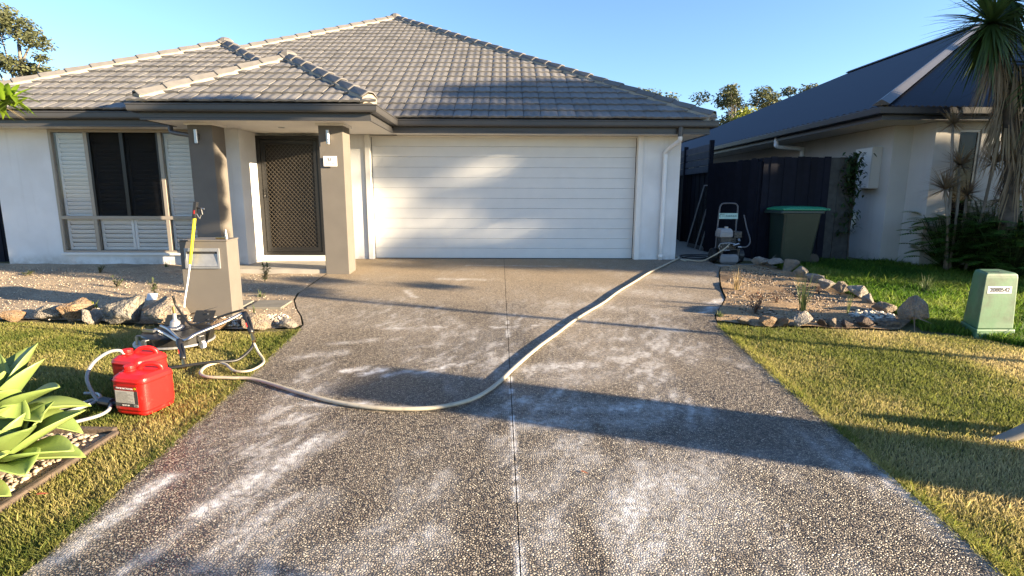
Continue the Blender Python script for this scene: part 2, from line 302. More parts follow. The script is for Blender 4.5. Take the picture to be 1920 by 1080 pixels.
# washed-off slurry streaks: (x0, y0, x1, y1, width, strength)
STREAK = [(-1.3, 2.05, -1.12, 2.5, .07, .5), (.75, 2.55, 1.2, 2.95, .2, .4), (.2, 3.0, .6, 3.2, .1, .4), (-.6, 2.3, -.35, 2.7, .1, .3), (.9, 4.7, 1.6, 5.0, .12, .3), (-1.7, 5.0, -1.3, 5.1, .06, .35), (-.9, 4.9, -.5, 5.0, .06, .3), (-1.50, 2.42, -1.17, 3.18, .085, .95), (-1.36, 2.75, -1.08, 3.2, .06, .6), (-1.75, 3.2, -1.35, 3.50, .06, .4), (-1.95, 2.1, -1.85, 2.75, .07, .6), (-1.62, 2.0, -1.45, 2.5, .05, .45), (-1.20, 2.0, -.95, 2.5, .10, .35),
    (-1.38, 4.27, -1.22, 4.35, .05, .8), (-1.18, 4.24, -1.04, 4.34, .05, .9), (-.98, 4.19, -.78, 4.30, .05, .85), (-.72, 4.24, -.48, 4.45, .05, .8), (-.40, 4.40, -.30, 4.52, .045, .75), (-1.45, 3.68, -1.0, 3.64, .05, .8), (-.95, 3.60, -.62, 3.62, .035, .6),
    (.35, 2.25, 1.0, 2.75, .28, .62), (.55, 2.05, 1.1, 2.5, .22, .5), (.15, 2.6, .55, 3.0, .16, .35), (.10, 3.35, .95, 3.42, .13, .55), (.25, 3.62, 1.35, 3.55, .12, .5), (.15, 4.3, .75, 4.45, .13, .55), (.35, 4.1, .9, 4.2, .15, .3),
    (.55, 6.6, 1.9, 6.2, .16, .28), (1.2, 7.4, 2.3, 7.0, .3, .3), (2.3, 8.2, 3.0, 8.0, .35, .25), (2.62, 6.62, 2.80, 6.75, .09, 1.), (2.30, 6.15, 2.55, 6.4, .05, .7), (-1.25, 5.5, -1.0, 5.5, .06, .6), (-.85, 5.55, -.65, 5.55, .035, .6), (-.15, 5.55, .05, 5.55, .04, .8), (.3, 5.6, .42, 5.6, .03, .6), (.55, 5.62, .7, 5.62, .035, .6),
    (-1.4, 7.3, -1.2, 6.9, .05, .6), (-1.0, 8.05, -.35, 8.0, .08, .5), (-.7, 9.2, 1.0, 9.15, .03, .5), (-1.9, 4.6, -1.5, 4.75, .08, .4), (-.8, 2.0, -.3, 2.25, .2, .3), (1.5, 2.05, 1.9, 2.4, .15, .2), (1.2, 3.0, 1.9, 2.9, .2, .22)]
def vnoise(x, y, seed):           # cheap value noise on arrays
    r = np.random.default_rng(seed); T = r.random((64, 64))
    xi = np.floor(x).astype(int); yi = np.floor(y).astype(int); fx = x - xi; fy = y - yi; fx = fx * fx * (3 - 2 * fx); fy = fy * fy * (3 - 2 * fy)
    g = lambda a, b: T[a % 64, b % 64]
    return (g(xi, yi) * (1 - fx) + g(xi + 1, yi) * fx) * (1 - fy) + (g(xi, yi + 1) * (1 - fx) + g(xi + 1, yi + 1) * fx) * fy
def fbm(x, y, seed, o=4):
    s = 0; a = .5
    for k in range(o): s = s + a * vnoise(x * 2 ** k + 17 * k, y * 2 ** k + 5 * k, seed + k); a *= .5
    return s / (1 - .5 ** o)
def film_fields(X, Y):
    wx = X + .10 * (fbm(X * 5, Y * 5, 5) - .5); wy = Y + .14 * (fbm(X * 5 + 9, Y * 5, 8) - .5)
    F = np.zeros_like(X)
    for (x0, y0, x1, y1, w, s) in STREAK:
        dx, dy = x1 - x0, y1 - y0; t = np.clip(((wx - x0) * dx + (wy - y0) * dy) / (dx * dx + dy * dy), 0, 1)
        d = np.hypot(wx - x0 - t * dx, wy - y0 - t * dy); F = np.maximum(F, s * np.exp(-(d / w) ** 2 * 1.3))
    base = np.clip((fbm(X * 2.6 + Y * .5, Y * .8, 21) - .43) * 2.2, 0, .5) * np.clip((7.8 - Y) / 3, .25, 1)
    fine = np.clip((fbm(X * 16 - Y * 5, Y * 7, 33) - .36) * 3.0, .2, 1.15)
    F = np.clip(np.maximum(F * (.45 + .75 * fine), base * fine), 0, 1)
    jd = np.abs(X - (.09 - .0145 * Y)); F = np.maximum(F, np.where(Y < 6.2, np.exp(-(jd / .020) ** 2) * np.clip((fbm(Y * 7, Y * 0 + 3, 44) - .52) * 8, 0, 1), 0))
    sp = vnoise(X * 32, Y * 32, 71); F = np.maximum(F, np.where((sp > .955) & (X > .8) & (Y < 4.6), .9, 0) * (vnoise(X * 6, Y * 6, 3) > .5))
    wet = np.clip((6.9 - Y) / 3.4 + (fbm(X * 1.3, Y * 1.1, 61) - .5) * 1.3, .08, 1); wet = np.maximum(wet, np.clip((X - .9) * .8, 0, 1) * (Y < 6))
    sand = np.clip((Y - 6.2) / 3.2, 0, 1) * np.clip(1.0 - (X - 1.2) / 2.2, .15, 1) * (.6 + .6 * fbm(X * 2, Y * 2, 91))
    for (x0, y0, rx, ry) in ((.37, 2.18, .07, .28), (-.06, 3.28, .07, .10), (.62, 3.2, .05, .25), (1.75, 2.3, .22, .5), (-.15, 2.35, .10, .35), (1.5, 3.2, .3, .2)):
        k = np.exp(-(((wx - x0) / rx) ** 2 + ((wy - y0) / ry) ** 2)); F = F * (1 - .95 * np.clip(k * 1.6, 0, 1)); wet = np.maximum(wet, k)
    return F, wet, np.clip(sand, 0, 1)
def slab(name, fl, fr, nx, ys, parent, zoff):
    ys = np.array(ys); ny = len(ys); s = np.linspace(0, 1, nx)
    xl = np.array([fl(y) for y in ys]); xr = np.array([fr(y) for y in ys])
    X = xl[:, None] + (xr - xl)[:, None] * s[None, :]; Y = np.repeat(ys[:, None], nx, 1)
    Z = -SL * np.maximum(0, 9.8 - np.maximum(Y, -7)) + zoff
    edge = np.minimum(s, 1 - s)[None, :] * (xr - xl)[:, None]; pass
    me = bpy.data.meshes.new(name); n = nx * ny
    idx = np.arange(n).reshape(ny, nx)
    q = np.stack([idx[:-1, :-1], idx[:-1, 1:], idx[1:, 1:], idx[1:, :-1]], -1).reshape(-1, 4)
    bl = np.arange(ny) * nx; br = bl + nx - 1      # skirts
    V = np.concatenate([np.stack([X, Y, Z], -1).reshape(-1, 3), np.stack([X[:, 0], Y[:, 0], Z[:, 0] - .1], -1), np.stack([X[:, -1], Y[:, -1], Z[:, -1] - .1], -1)])
    a = np.arange(ny - 1); s1 = np.stack([bl[a + 1], n + a + 1, n + a, bl[a]], -1); s2 = np.stack([br[a], n + ny + a, n + ny + a + 1, br[a + 1]], -1)
    Fc = np.concatenate([q, s1, s2])
    me.vertices.add(len(V)); me.vertices.foreach_set('co', V.astype(np.float32).ravel()); me.loops.add(len(Fc) * 4); me.loops.foreach_set('vertex_index', Fc.astype(np.int32).ravel())
    me.polygons.add(len(Fc)); me.polygons.foreach_set('loop_start', np.arange(len(Fc), dtype=np.int32) * 4); me.update(calc_edges=True)
    F, wet, sand = film_fields(V[:, 0], V[:, 1]); F[n:] = 0; wet[n:] = 1; sand[n:] = 0
    ca = me.color_attributes.new('film', 'FLOAT_COLOR', 'POINT'); ca.data.foreach_set('color', np.stack([F, wet, sand, np.ones_like(F)], -1).astype(np.float32).ravel())
    me.polygons.foreach_set('use_smooth', np.zeros(len(Fc), bool)); me.materials.append(K['agg']); me.materials.append(K['soil']); me.polygons.foreach_set('material_index', np.concatenate([np.zeros(len(q), np.int32), np.ones(len(s1) + len(s2), np.int32)])); return obj(name, me, parent)
drive = bpy.data.objects.new('driveway', None); col.objects.link(drive); WL[drive] = Vector((0, 0, 0)); tag(drive, kind='structure')
YS = list(np.linspace(-6.5, 1.7, 12)) + list(np.linspace(1.75, 5, 180)) + list(np.linspace(5.03, 9.95, 160))
slab('slab', lambda y: interp(DL, y), lambda y: joint_x(y) - .003, 120, YS, drive, .006)
slab('slab', lambda y: joint_x(y) + .003, lambda y: interp(DR, y), 120, YS, drive, .006)
jm = MB()
for i in range(len(YS) - 1):
    if i % 8 == 0:
        y0, y1 = YS[i], YS[min(i + 8, len(YS) - 1)]; z0, z1 = gz(y0) - .012, gz(y1) - .012
        jm.add([(joint_x(y0) - .007, y0, z0), (joint_x(y0) + .007, y0, z0), (joint_x(y1) + .007, y1, z1), (joint_x(y1) - .007, y1, z1)], [(0, 1, 2, 3)])
jm.build('joint_filler', K['soil'], drive)

# one sheet of ground out to the horizon
def ground_mat():
    m, N, L, b = add_bsdf('turf_soil'); tc = N.new('ShaderNodeTexCoord')
    n1 = N.new('ShaderNodeTexNoise'); n1.inputs['Scale'].default_value = 1.6; n1.inputs['Detail'].default_value = 8; L.new(tc.outputs['Object'], n1.inputs['Vector'])
    n2 = N.new('ShaderNodeTexNoise'); n2.inputs['Scale'].default_value = 70; n2.inputs['Detail'].default_value = 6; L.new(tc.outputs['Object'], n2.inputs['Vector'])
    a = mixc(N, L, mapr(N, L, n1.outputs['Fac'], .4, .62), (.12, .12, .032), (.20, .165, .065)); a = mixc(N, L, mapr(N, L, n2.outputs['Fac'], .35, .65), (.055, .05, .02), a)
    L.new(a, b.inputs['Base Color']); b.inputs['Roughness'].default_value = .95
    bp = N.new('ShaderNodeBump'); bp.inputs['Strength'].default_value = .8; bp.inputs['Distance'].default_value = .02; L.new(n2.outputs['Fac'], bp.inputs['Height']); L.new(bp.outputs['Normal'], b.inputs['Normal']); return m
g = MB(); xs = [-600, -60, -12, -6, -2.5, 0, 2.5, 6, 12, 60, 600]; ysg = [-300, -7.0, -3, 0, 3, 6, 9.8, 14, 40, 150, 900]
g.add([(x, y, gz(y) - .02) for y in ysg for x in xs], [(j * 11 + i, j * 11 + i + 1, (j + 1) * 11 + i + 1, (j + 1) * 11 + i) for j in range(10) for i in range(10)])
tag(g.build('ground', ground_mat()), kind='structure')

# garden beds of decomposed granite
def gravel_mat(name, c0, c1, c2):
    m, N, L, b = add_bsdf(name); tc = N.new('ShaderNodeTexCoord')
    v = N.new('ShaderNodeTexVoronoi'); v.inputs['Scale'].default_value = 75; L.new(tc.outputs['Object'], v.inputs['Vector']); sp = N.new('ShaderNodeSeparateColor'); L.new(v.outputs['Color'], sp.inputs[0])
    n1 = N.new('ShaderNodeTexNoise'); n1.inputs['Scale'].default_value = 1.7; n1.inputs['Detail'].default_value = 8; L.new(tc.outputs['Object'], n1.inputs['Vector'])
    a = mixc(N, L, sp.outputs[0], c0, c1); a = mixc(N, L, mapr(N, L, n1.outputs['Fac'], .48, .70), a, c2); L.new(a, b.inputs['Base Color']); b.inputs['Roughness'].default_value = .95
    n2 = N.new('ShaderNodeTexNoise'); n2.inputs['Scale'].default_value = 9; n2.inputs['Detail'].default_value = 9; L.new(tc.outputs['Object'], n2.inputs['Vector'])
    h = math_(N, L, 'ADD', math_(N, L, 'MULTIPLY', v.outputs['Distance'], -.5), n2.outputs['Fac'])
    bp = N.new('ShaderNodeBump'); bp.inputs['Strength'].default_value = .8; bp.inputs['Distance'].default_value = .014; L.new(h, bp.inputs['Height']); L.new(bp.outputs['Normal'], b.inputs['Normal']); return m
K['granite'] = gravel_mat('decomposed_granite', (.20, .145, .09), (.50, .39, .26), (.22, .165, .11))
K['mulch'] = gravel_mat('sandy_soil', (.17, .105, .054), (.42, .29, .155), (.12, .075, .04))
def bed(name, poly, mat, n=60, amp=.02, zo=.0):
    bm = bmesh.new(); vs_ = [bm.verts.new((x, y, 0)) for x, y in poly]; bm.faces.new(vs_)
    bmesh.ops.triangulate(bm, faces=bm.faces[:])
    for _ in range(5): bmesh.ops.subdivide_edges(bm, edges=[e for e in bm.edges if e.calc_length() > .16], cuts=1); bmesh.ops.triangulate(bm, faces=[f for f in bm.faces if len(f.verts) > 3])
    for v in bm.verts: v.co.z = gz(v.co.y) + zo + amp * (mnoise.noise(Vector((v.co.x * 2.1, v.co.y * 2.1, 3))) + .5 * mnoise.noise(Vector((v.co.x * 6, v.co.y * 6, 9))))
    me = bpy.data.meshes.new(name); bm.to_mesh(me); bm.free(); me.materials.append(mat); me.polygons.foreach_set('use_smooth', [True] * len(me.polygons)); o = obj(name, me); return tag(o, kind='structure')
bed('gravel_bed', [(-9.2, 5.75), (-5.2, 5.85), (-3.7, 5.65), (-2.7, 5.45), (-2.21, 5.62), (-2.35, 5.95), (-2.54, 6.3), (-2.72, 6.7), (-2.82, 7.1), (-2.86, 8.0), (-2.86, 8.42), (-4.95, 8.42), (-4.95, 9.3), (-9.2, 9.3)], K['granite'], zo=.005)
bed('planting_bed', [(2.36, 5.82), (2.7, 5.62), (3.5, 5.55), (4.2, 5.5), (4.5, 5.75), (4.7, 6.6), (4.6, 7.6), (4.7, 8.6), (4.55, 9.35), (3.72, 9.15), (3.44, 8.5), (3.07, 7.5), (2.88, 6.85), (2.64, 6.4), (2.42, 6.0)], K['mulch'], zo=.012, amp=.03)
p = MB(); p.box(-4.95, -2.86, 8.44, 9.72, -.12, .0); tag(p.build('porch_slab', K['concrete'], bevel=.008), kind='structure')
p = MB(); p.box(3.15, 4.72, 9.955, 22, -.12, -.002); p.box(3.725, 4.75, 9.2, 9.953, -.12, gz(9.2)); tag(p.build('side_path', K['concrete']), kind='structure')

# ---------------------------------------------------------------- turf
def inpoly(px, py, poly):
    r = np.zeros(px.shape, bool); j = len(poly) - 1
    for i in range(len(poly)):
        xi, yi = poly[i]; xj, yj = poly[j]; c = ((yi > py) != (yj > py)) & (px < (xj - xi) * (py - yi) / (yj - yi + 1e-12) + xi); r ^= c; j = i
    return r
def turf(name, poly, n, h, w, cols, seed, lean=.5, holes=(), patch=1.4, zo=-.02):
    r = np.random.default_rng(seed); P = np.array(poly); lo, hi = P.min(0), P.max(0); xs_, ys_ = [], []; got = 0
    while got < n:
        x = r.uniform(lo[0], hi[0], n); y = lo[1] + (hi[1] - lo[1]) * r.random(n) ** 1.35; k = inpoly(x, y, poly)
        for hpoly in holes: k &= ~inpoly(x, y, hpoly)
        xs_.append(x[k]); ys_.append(y[k]); got += k.sum()
    x = np.concatenate(xs_)[:n]; y = np.concatenate(ys_)[:n]
    z = -SL * np.maximum(0, 9.8 - np.maximum(y, -7)) + zo
    hgt = h * r.uniform(.45, 1.15, n) * (.55 + .9 * fbm(x * 3, y * 3, seed)) * np.where(r.random(n) < .03, 1.6, 1); ww = w * r.uniform(.7, 1.3, n) * (.6 + y * .11)
    a = r.uniform(0, 6.283, n); b = r.uniform(0, 6.283, n); ln = hgt * lean * r.uniform(.2, 1.6, n)
    sx, sy = np.cos(a) * ww / 2, np.sin(a) * ww / 2; tx, ty = np.cos(b) * ln, np.sin(b) * ln
    V = np.stack([np.stack([x - sx, y - sy, z], -1), np.stack([x + sx, y + sy, z], -1), np.stack([x + tx * .45 + sx * .8, y + ty * .45 + sy * .8, z + hgt * .65], -1), np.stack([x + tx * .45 - sx * .8, y + ty * .45 - sy * .8, z + hgt * .65], -1), np.stack([x + tx, y + ty, z + hgt], -1)], 1)
    i0 = np.arange(n) * 5; Fq = np.stack([i0, i0 + 1, i0 + 2, i0 + 3], -1); Ft = np.stack([i0 + 3, i0 + 2, i0 + 4], -1)
    me = bpy.data.meshes.new(name); me.vertices.add(n * 5); me.vertices.foreach_set('co', V.astype(np.float32).ravel())
    li = np.concatenate([Fq.ravel(), Ft.ravel()]).astype(np.int32); me.loops.add(len(li)); me.loops.foreach_set('vertex_index', li)
    me.polygons.add(2 * n); me.polygons.foreach_set('loop_start', np.concatenate([np.arange(n) * 4, 4 * n + np.arange(n) * 3]).astype(np.int32)); me.update(calc_edges=True)
    C = np.array(cols); t = np.clip((fbm(x * patch, y * patch, seed + 3) - .5) * 2.4 + .5 + r.normal(0, .22, n), 0, .999) * (len(C) - 1); k = t.astype(int); f = (t - k)[:, None]
    cc = C[k] * (1 - f) + C[np.minimum(k + 1, len(C) - 1)] * f; cc = cc * r.uniform(.75, 1.25, n)[:, None]
    ca = me.color_attributes.new('col', 'FLOAT_COLOR', 'POINT'); ca.data.foreach_set('color', np.repeat(np.concatenate([cc, np.ones((n, 1))], 1), 5, 0).astype(np.float32).ravel())
    me.materials.append(K['turf']); return obj(name, me)
K['turf'] = leafmat('turf_blades', (0, 0, 0), trans=.5, attr=True, rough=.6, spec=.25)
AGAVE_BED = [(-4.2, 2.2), (-2.50, 2.2), (-2.48, 3.28), (-4.2, 3.28)]
lawnL = [(-2.005, 1.7), (-2.07, 4), (-2.165, 5.50), (-2.6, 5.36), (-3.7, 5.52), (-5.2, 5.75), (-6.6, 5.75), (-5.2, 4.4), (-3.4, 2.2), (-2.7, 1.7)]
tag(turf('lawn_turf', lawnL, 130000, .034, .0055, [(.10, .135, .026), (.195, .21, .046), (.30, .28, .085), (.40, .335, .135)], 5, holes=[AGAVE_BED]), 'short mown lawn between driveway, boulders and agave', 'lawn', kind='stuff')
lawnR = [(2.09, 1.7), (2.185, 4), (2.28, 5.62), (2.37, 5.80), (2.7, 5.58), (3.5, 5.5), (4.15, 5.42), (4.75, 5.25), (5.6, 4.2), (5.6, 3.5), (3.6, 1.7)]
tag(turf('lawn_turf', lawnR, 150000, .034, .0055, [(.15, .175, .040), (.29, .27, .085), (.42, .36, .145), (.52, .42, .21)], 6, patch=1.1), 'dry yellowing lawn right of the driveway', 'lawn', kind='stuff')
lawnF = [(4.45, 5.5), (4.8, 5.3), (5.65, 4.2), (8.8, 6.8), (8.8, 9.3), (7.3, 9.4), (6.9, 9.7), (5.6, 9.85), (4.7, 9.35), (4.75, 8.6), (4.68, 7.6), (4.75, 6.6)]
outL = [(-2.7, 1.6), (-3.4, 2.2), (-5.2, 4.4), (-6.6, 5.75), (-9.2, 5.75), (-9.2, -.5), (-2.0, -.5), (-2.03, 1.7)]
tag(turf('lawn_turf', outL, 70000, .036, .008, [(.10, .135, .026), (.195, .21, .046), (.30, .28, .085), (.40, .335, .135)], 25, holes=[AGAVE_BED]), 'mown lawn running on left of the agave bed', 'lawn', kind='stuff')
outR = [(3.6, 1.7), (5.6, 3.5), (5.6, 4.2), (8.8, 6.8), (11, 6.8), (11, -.5), (2.08, -.5), (2.10, 1.7)]
tag(turf('lawn_turf', outR, 80000, .038, .009, [(.15, .175, .040), (.29, .27, .085), (.42, .36, .145), (.52, .42, .21)], 26, patch=1.1), 'dry lawn running on right towards the neighbour', 'lawn', kind='stuff')
edge = [(-2.0, 1.8), (-2.065, 4), (-2.16, 5.45), (-2.24, 5.45), (-2.14, 4), (-2.08, 1.8)]
tag(turf('edge_grass', edge, 5000, .042, .0055, [(.085, .115, .024), (.17, .18, .042), (.28, .25, .08)], 15, lean=.9, patch=5), 'ragged longer grass along the left driveway edge', 'grass', kind='stuff')
edge = [(2.085, 1.8), (2.18, 4), (2.275, 5.6), (2.37, 5.6), (2.26, 4), (2.17, 1.8)]
tag(turf('edge_grass', edge, 6000, .045, .0055, [(.14, .18, .03), (.27, .27, .06), (.42, .37, .13)], 16, lean=.9, patch=5), 'ragged bright grass along the right driveway edge', 'grass', kind='stuff')
tag(turf('lush_grass', lawnF, 70000, .085, .0085, [(.045, .11, .012), (.085, .17, .018), (.14, .23, .028), (.21, .26, .05)], 9, lean=.7), 'long bright green grass behind the green utility box', 'grass', kind='stuff')
# ---------------------------------------------------------------- the house
house = thing('house', 'single storey rendered house with grey tiled hip roof and double garage', 'house', (0, 10, 0))
TP = .5375; ZE = 2.455                    # roof pitch (tan) and height of the eave line
for q in ((-8.6, -7.64, 9.25, 9.45, -.15, 2.234), (-7.64, -5.2, 9.25, 9.45, -.15, .165), (-8.6, -8.4, 9.45, 20, -.15, 2.3), (-5.2, -4.4, 9.07, 9.9, -.15, 2.234), (-4.4, -3.26, 9.80, 9.95, 2.18, 2.234), (-3.26, -2.552, 9.88, 10.08, -.15, 2.234), (2.452, 3.14, 9.88, 10.08, -.15, 2.234), (2.94, 3.14, 10.08, 20, -.15, 2.3)):
    w = MB(); w.box(*q); w.build('wall', K['wall'], house)
w = MB(); w.box(-4.4, -3.26, 9.60, 9.80, -.05, .095); w.build('door_step', K['trim'], house, bevel=.006)
w = MB(); w.add([(-7.66, 9.20, .17), (-5.2, 9.20, .17), (-5.2, 9.27, .195), (-7.66, 9.27, .195), (-7.66, 9.20, .14), (-5.2, 9.20, .14), (-5.2, 9.27, .14), (-7.66, 9.27, .14)], [(0, 1, 2, 3), (4, 5, 1, 0), (7, 6, 5, 4), (0, 3, 7, 4), (1, 5, 6, 2)]); w.build('window_sill', K['trim'], house)
w = MB(); w.box(-9.46, -5.28, 8.84, 9.25, 2.236, 2.25); w.box(-5.26, -1.98, 8.04, 9.86, 2.236, 2.25); w.box(-1.975, 3.48, 9.54, 9.98, 2.236, 2.25); w.box(3.14, 3.48, 9.985, 20, 2.236, 2.25); w.build('soffit', K['soffit'], house)
w = MB(); w.lathe([(.045, 0), (.05, .004), (.05, .01)], (-3.62, 8.9, 2.227), 16); w.build('downlight', K['galv'], house)

def sweep(path, prof, zmul=1):
    P = [Vector((a, b, 0)) for a, b in path]; n = len(P); m = len(prof); V = []; F = []
    for i in range(n):
        d0 = (P[i] - P[i - 1]).normalized() if i else None; d1 = (P[i + 1] - P[i]).normalized() if i < n - 1 else None
        nn = []
        for d in (d0, d1):
            if d is not None: nn.append(Vector((-d.y, d.x, 0)))     # left of travel = inward
        if len(nn) == 2: k = (nn[0] + nn[1]); k = k / max(.2, k.dot(nn[0]))
        else: k = nn[0]
        for (o, z) in prof: q = P[i] + k * o; V.append((q.x, q.y, z))
    for i in range(n - 1):
        for j in range(m): F.append((i * m + j, i * m + (j + 1) % m, (i + 1) * m + (j + 1) % m, (i + 1) * m + j))
    F.append(tuple(range(m))); F.append(tuple((n - 1) * m + j for j in range(m - 1, -1, -1))); return V, F
EAVE = [(-9.6, 20), (-9.6, 8.7), (-5.39, 8.7), (-5.39, 7.9), (-1.85, 7.9), (-1.85, 9.4), (3.62, 9.4), (3.62, 20)]
gp_ = [(0, 2.44), (-.006, 2.434), (-.006, 2.424), (.004, 2.418), (.006, 2.36), (.014, 2.338), (.03, 2.332), (.115, 2.332), (.115, 2.425), (.105, 2.425), (.105, 2.345), (.03, 2.345), (.014, 2.43)]
m = MB(); m.add(*sweep(EAVE, gp_)); m.build('gutter', K['gutter'], house)
m = MB(); m.add(*sweep(EAVE, [(.117, 2.43), (.117, 2.262), (.112, 2.255), (.112, 2.226), (.14, 2.226), (.14, 2.43)])); m.build('fascia', K['gutter'], house)

# roof planes: (corner hips) as z-functions for hiding tiles below another roof
AP_M = (-3.15, 16.17); AP_L = (-6.05, 12.25); AP_P = (-3.82, 9.87)
def z_hip(x, y, x0, x1, y0):
    return ZE + TP * min(y - y0, x - x0, x1 - x)
zM = lambda x, y: z_hip(x, y, -9.92, 3.62, 9.4)
zL = lambda x, y: z_hip(x, y, -9.6, -2.5, 8.7)
zP = lambda x, y: ZE + TP * min(y - 7.9, (x + 5.39) * 1.97 / 1.57, (-1.85 - x))
def roof_base():
    b = MB(); e = .035
    def pl(*P): b.add([(x, y, z - e) for x, y, z in P], [tuple(range(len(P)))])
    zm = ZE + 6.77 * TP; pl((-9.92, 9.4, ZE), (3.62, 9.4, ZE), (-3.15, 16.17, zm)); pl((3.62, 9.4, ZE), (3.62, 24, ZE), (-3.15, 24, zm), (-3.15, 16.17, zm)); pl((-9.92, 24, ZE), (-9.92, 9.4, ZE), (-3.15, 16.17, zm), (-3.15, 24, zm))
    zl = ZE + 3.55 * TP; pl((-9.6, 8.7, ZE), (-2.5, 8.7, ZE), (-6.05, 12.25, zl)); pl((-2.5, 8.7, ZE), (-2.5, 13.2, ZE), (-6.05, 13.2, zl), (-6.05, 12.25, zl)); pl((-9.6, 13.2, ZE), (-9.6, 8.7, ZE), (-6.05, 12.25, zl), (-6.05, 13.2, zl))
    zp = ZE + 1.97 * TP; pl((-5.39, 7.9, ZE), (-1.85, 7.9, ZE), (-3.82, 9.87, zp)); pl((-1.85, 7.9, ZE), (-1.85, 12, ZE), (-3.82, 12, zp), (-3.82, 9.87, zp)); pl((-5.39, 12, ZE), (-5.39, 7.9, ZE), (-3.82, 9.87, zp), (-3.82, 12, zp))
    return b
roof = roof_base().build('roof', K['under'], house)

TW, TL, EXPO = .30, .365, .322
def tile_mesh():
    b = MB(); n = 10; V = []; prof = []
    for i in range(n + 1):
        x = .003 + (TW - .006) * i / n; ph = i / n * 2 * math.pi * 2; z = .0045 * (1 - math.cos(ph)) - (.006 if i in (0,) else 0); prof.append((x, z))
    for (x, z) in prof: V.append((x, 0, .034 + z))
    for (x, z) in prof: V.append((x, .02, .038 + z))
    for (x, z) in prof: V.append((x, TL, .004 + z))
    for (x, z) in prof: V.append((x, .004, .006 + z * .5))
    q = n + 1; F = []
    for i in range(n):
        F += [(i, i + 1, q + i + 1, q + i), (q + i, q + i + 1, 2 * q + i + 1, 2 * q + i), (3 * q + i, 3 * q + i + 1, i + 1, i)]
    F += [(0, q, 3 * q), (q, 2 * q, 3 * q), (n, 3 * q + n, q + n), (q + n, 3 * q + n, 2 * q + n)]
    return V, F
TV, TF = tile_mesh()
tme = bpy.data.meshes.new('roof_tile'); tme.from_pydata(TV, [], TF); tme.materials.append(K['tile']); tme.update()
def clip_mesh(V, F, planes):       # keep the side n.p >= d; faces are re-cut polygon by polygon
    polys = [[Vector(V[i]) for i in f] for f in F]
    for (n, d) in planes:
        out = []
        for P in polys:
            Q = []
            for i in range(len(P)):
                a, b_ = P[i], P[(i + 1) % len(P)]; da, db = n.dot(a) - d, n.dot(b_) - d
                if da >= 0: Q.append(a)
                if (da >= 0) != (db >= 0): Q.append(a + (b_ - a) * (da / (da - db)))
            if len(Q) >= 3: out.append(Q)
        polys = out
    V2 = []; F2 = []
    for P in polys: F2.append(tuple(range(len(V2), len(V2) + len(P)))); V2 += [tuple(p) for p in P]
    return V2, F2
cosp = 1 / math.sqrt(1 + TP * TP); sinp = TP * cosp
tiles = []          # (distance, matrix, planes cut)
def tile_front(x0, x1, y0, apex, others, stagger=0.0, zlimit=99):
    hl = Vector((apex[0] - x0, apex[1] - y0, 0)); hr = Vector((apex[0] - x1, apex[1] - y0, 0))
    nl = Vector((hl.y, -hl.x, 0)).normalized(); nrr = Vector((-hr.y, hr.x, 0)).normalized()
    pl = [(nl, nl.dot(Vector((x0, y0, 0)))), (nrr, nrr.dot(Vector((x1, y0, 0))))]
    rows = int((apex[1] - y0) / cosp / EXPO) + 1
    for r in range(rows):
        s = r * EXPO + .02; yb = y0 + s * cosp; zb = ZE + s * sinp
        xs0 = x0 + (r % 2) * TW * .5 * stagger - TW
        for c in range(int((x1 - x0) / TW) + 3):
            xb = xs0 + c * TW; cs = [(xb, yb), (xb + TW, yb), (xb + TW, yb + TL * cosp), (xb, yb + TL * cosp)]
            side = [[n.dot(Vector((x, y, 0))) - d for x, y in cs] for n, d in pl]
            if any(max(sd) < .02 for sd in side): continue
            ctr = (xb + TW / 2, yb + .16)
            zz = zb + .05
            if any(all(o(x, y) > ZE + TP * (y - y0) + .06 for x, y in cs) for o in others): continue
            jit = .004
            M4 = Matrix(((1, 0, 0, xb), (0, cosp, -sinp, yb), (0, sinp, cosp, zb + rng.uniform(-jit, jit)), (0, 0, 0, 1)))
            cut = [p for p, sd in zip(pl, side) if min(sd) < 0]
            tiles.append((math.hypot(ctr[0], ctr[1]), M4, cut))
tile_front(-5.39, -1.85, 7.9, AP_P, [])
tile_front(-9.6, -2.5, 8.7, AP_L, [zP])
tile_front(-9.92, 3.62, 9.4, AP_M, [zP, zL])
tiles.sort(key=lambda t: t[0])
rest = MB(); HL = WL[house]
for k, (d, M4, cut) in enumerate(tiles):
    if not cut and k < 300:
        o = obj('roof_tile', tme, roof); m4 = M4.copy(); m4.translation -= HL; o.matrix_local = m4
    else:
        W = [tuple(M4 @ Vector(v)) for v in TV]; V2, F2 = clip_mesh(W, TF, cut) if cut else (W, TF)
        if not F2: continue
        if k < 300:
            b = MB(); b.add(V2, F2); b.build('roof_tile', K['tile'], roof)
        else: rest.add(V2, F2)
tag(rest.build('roof_tile', K['tile'], roof), kind='stuff')

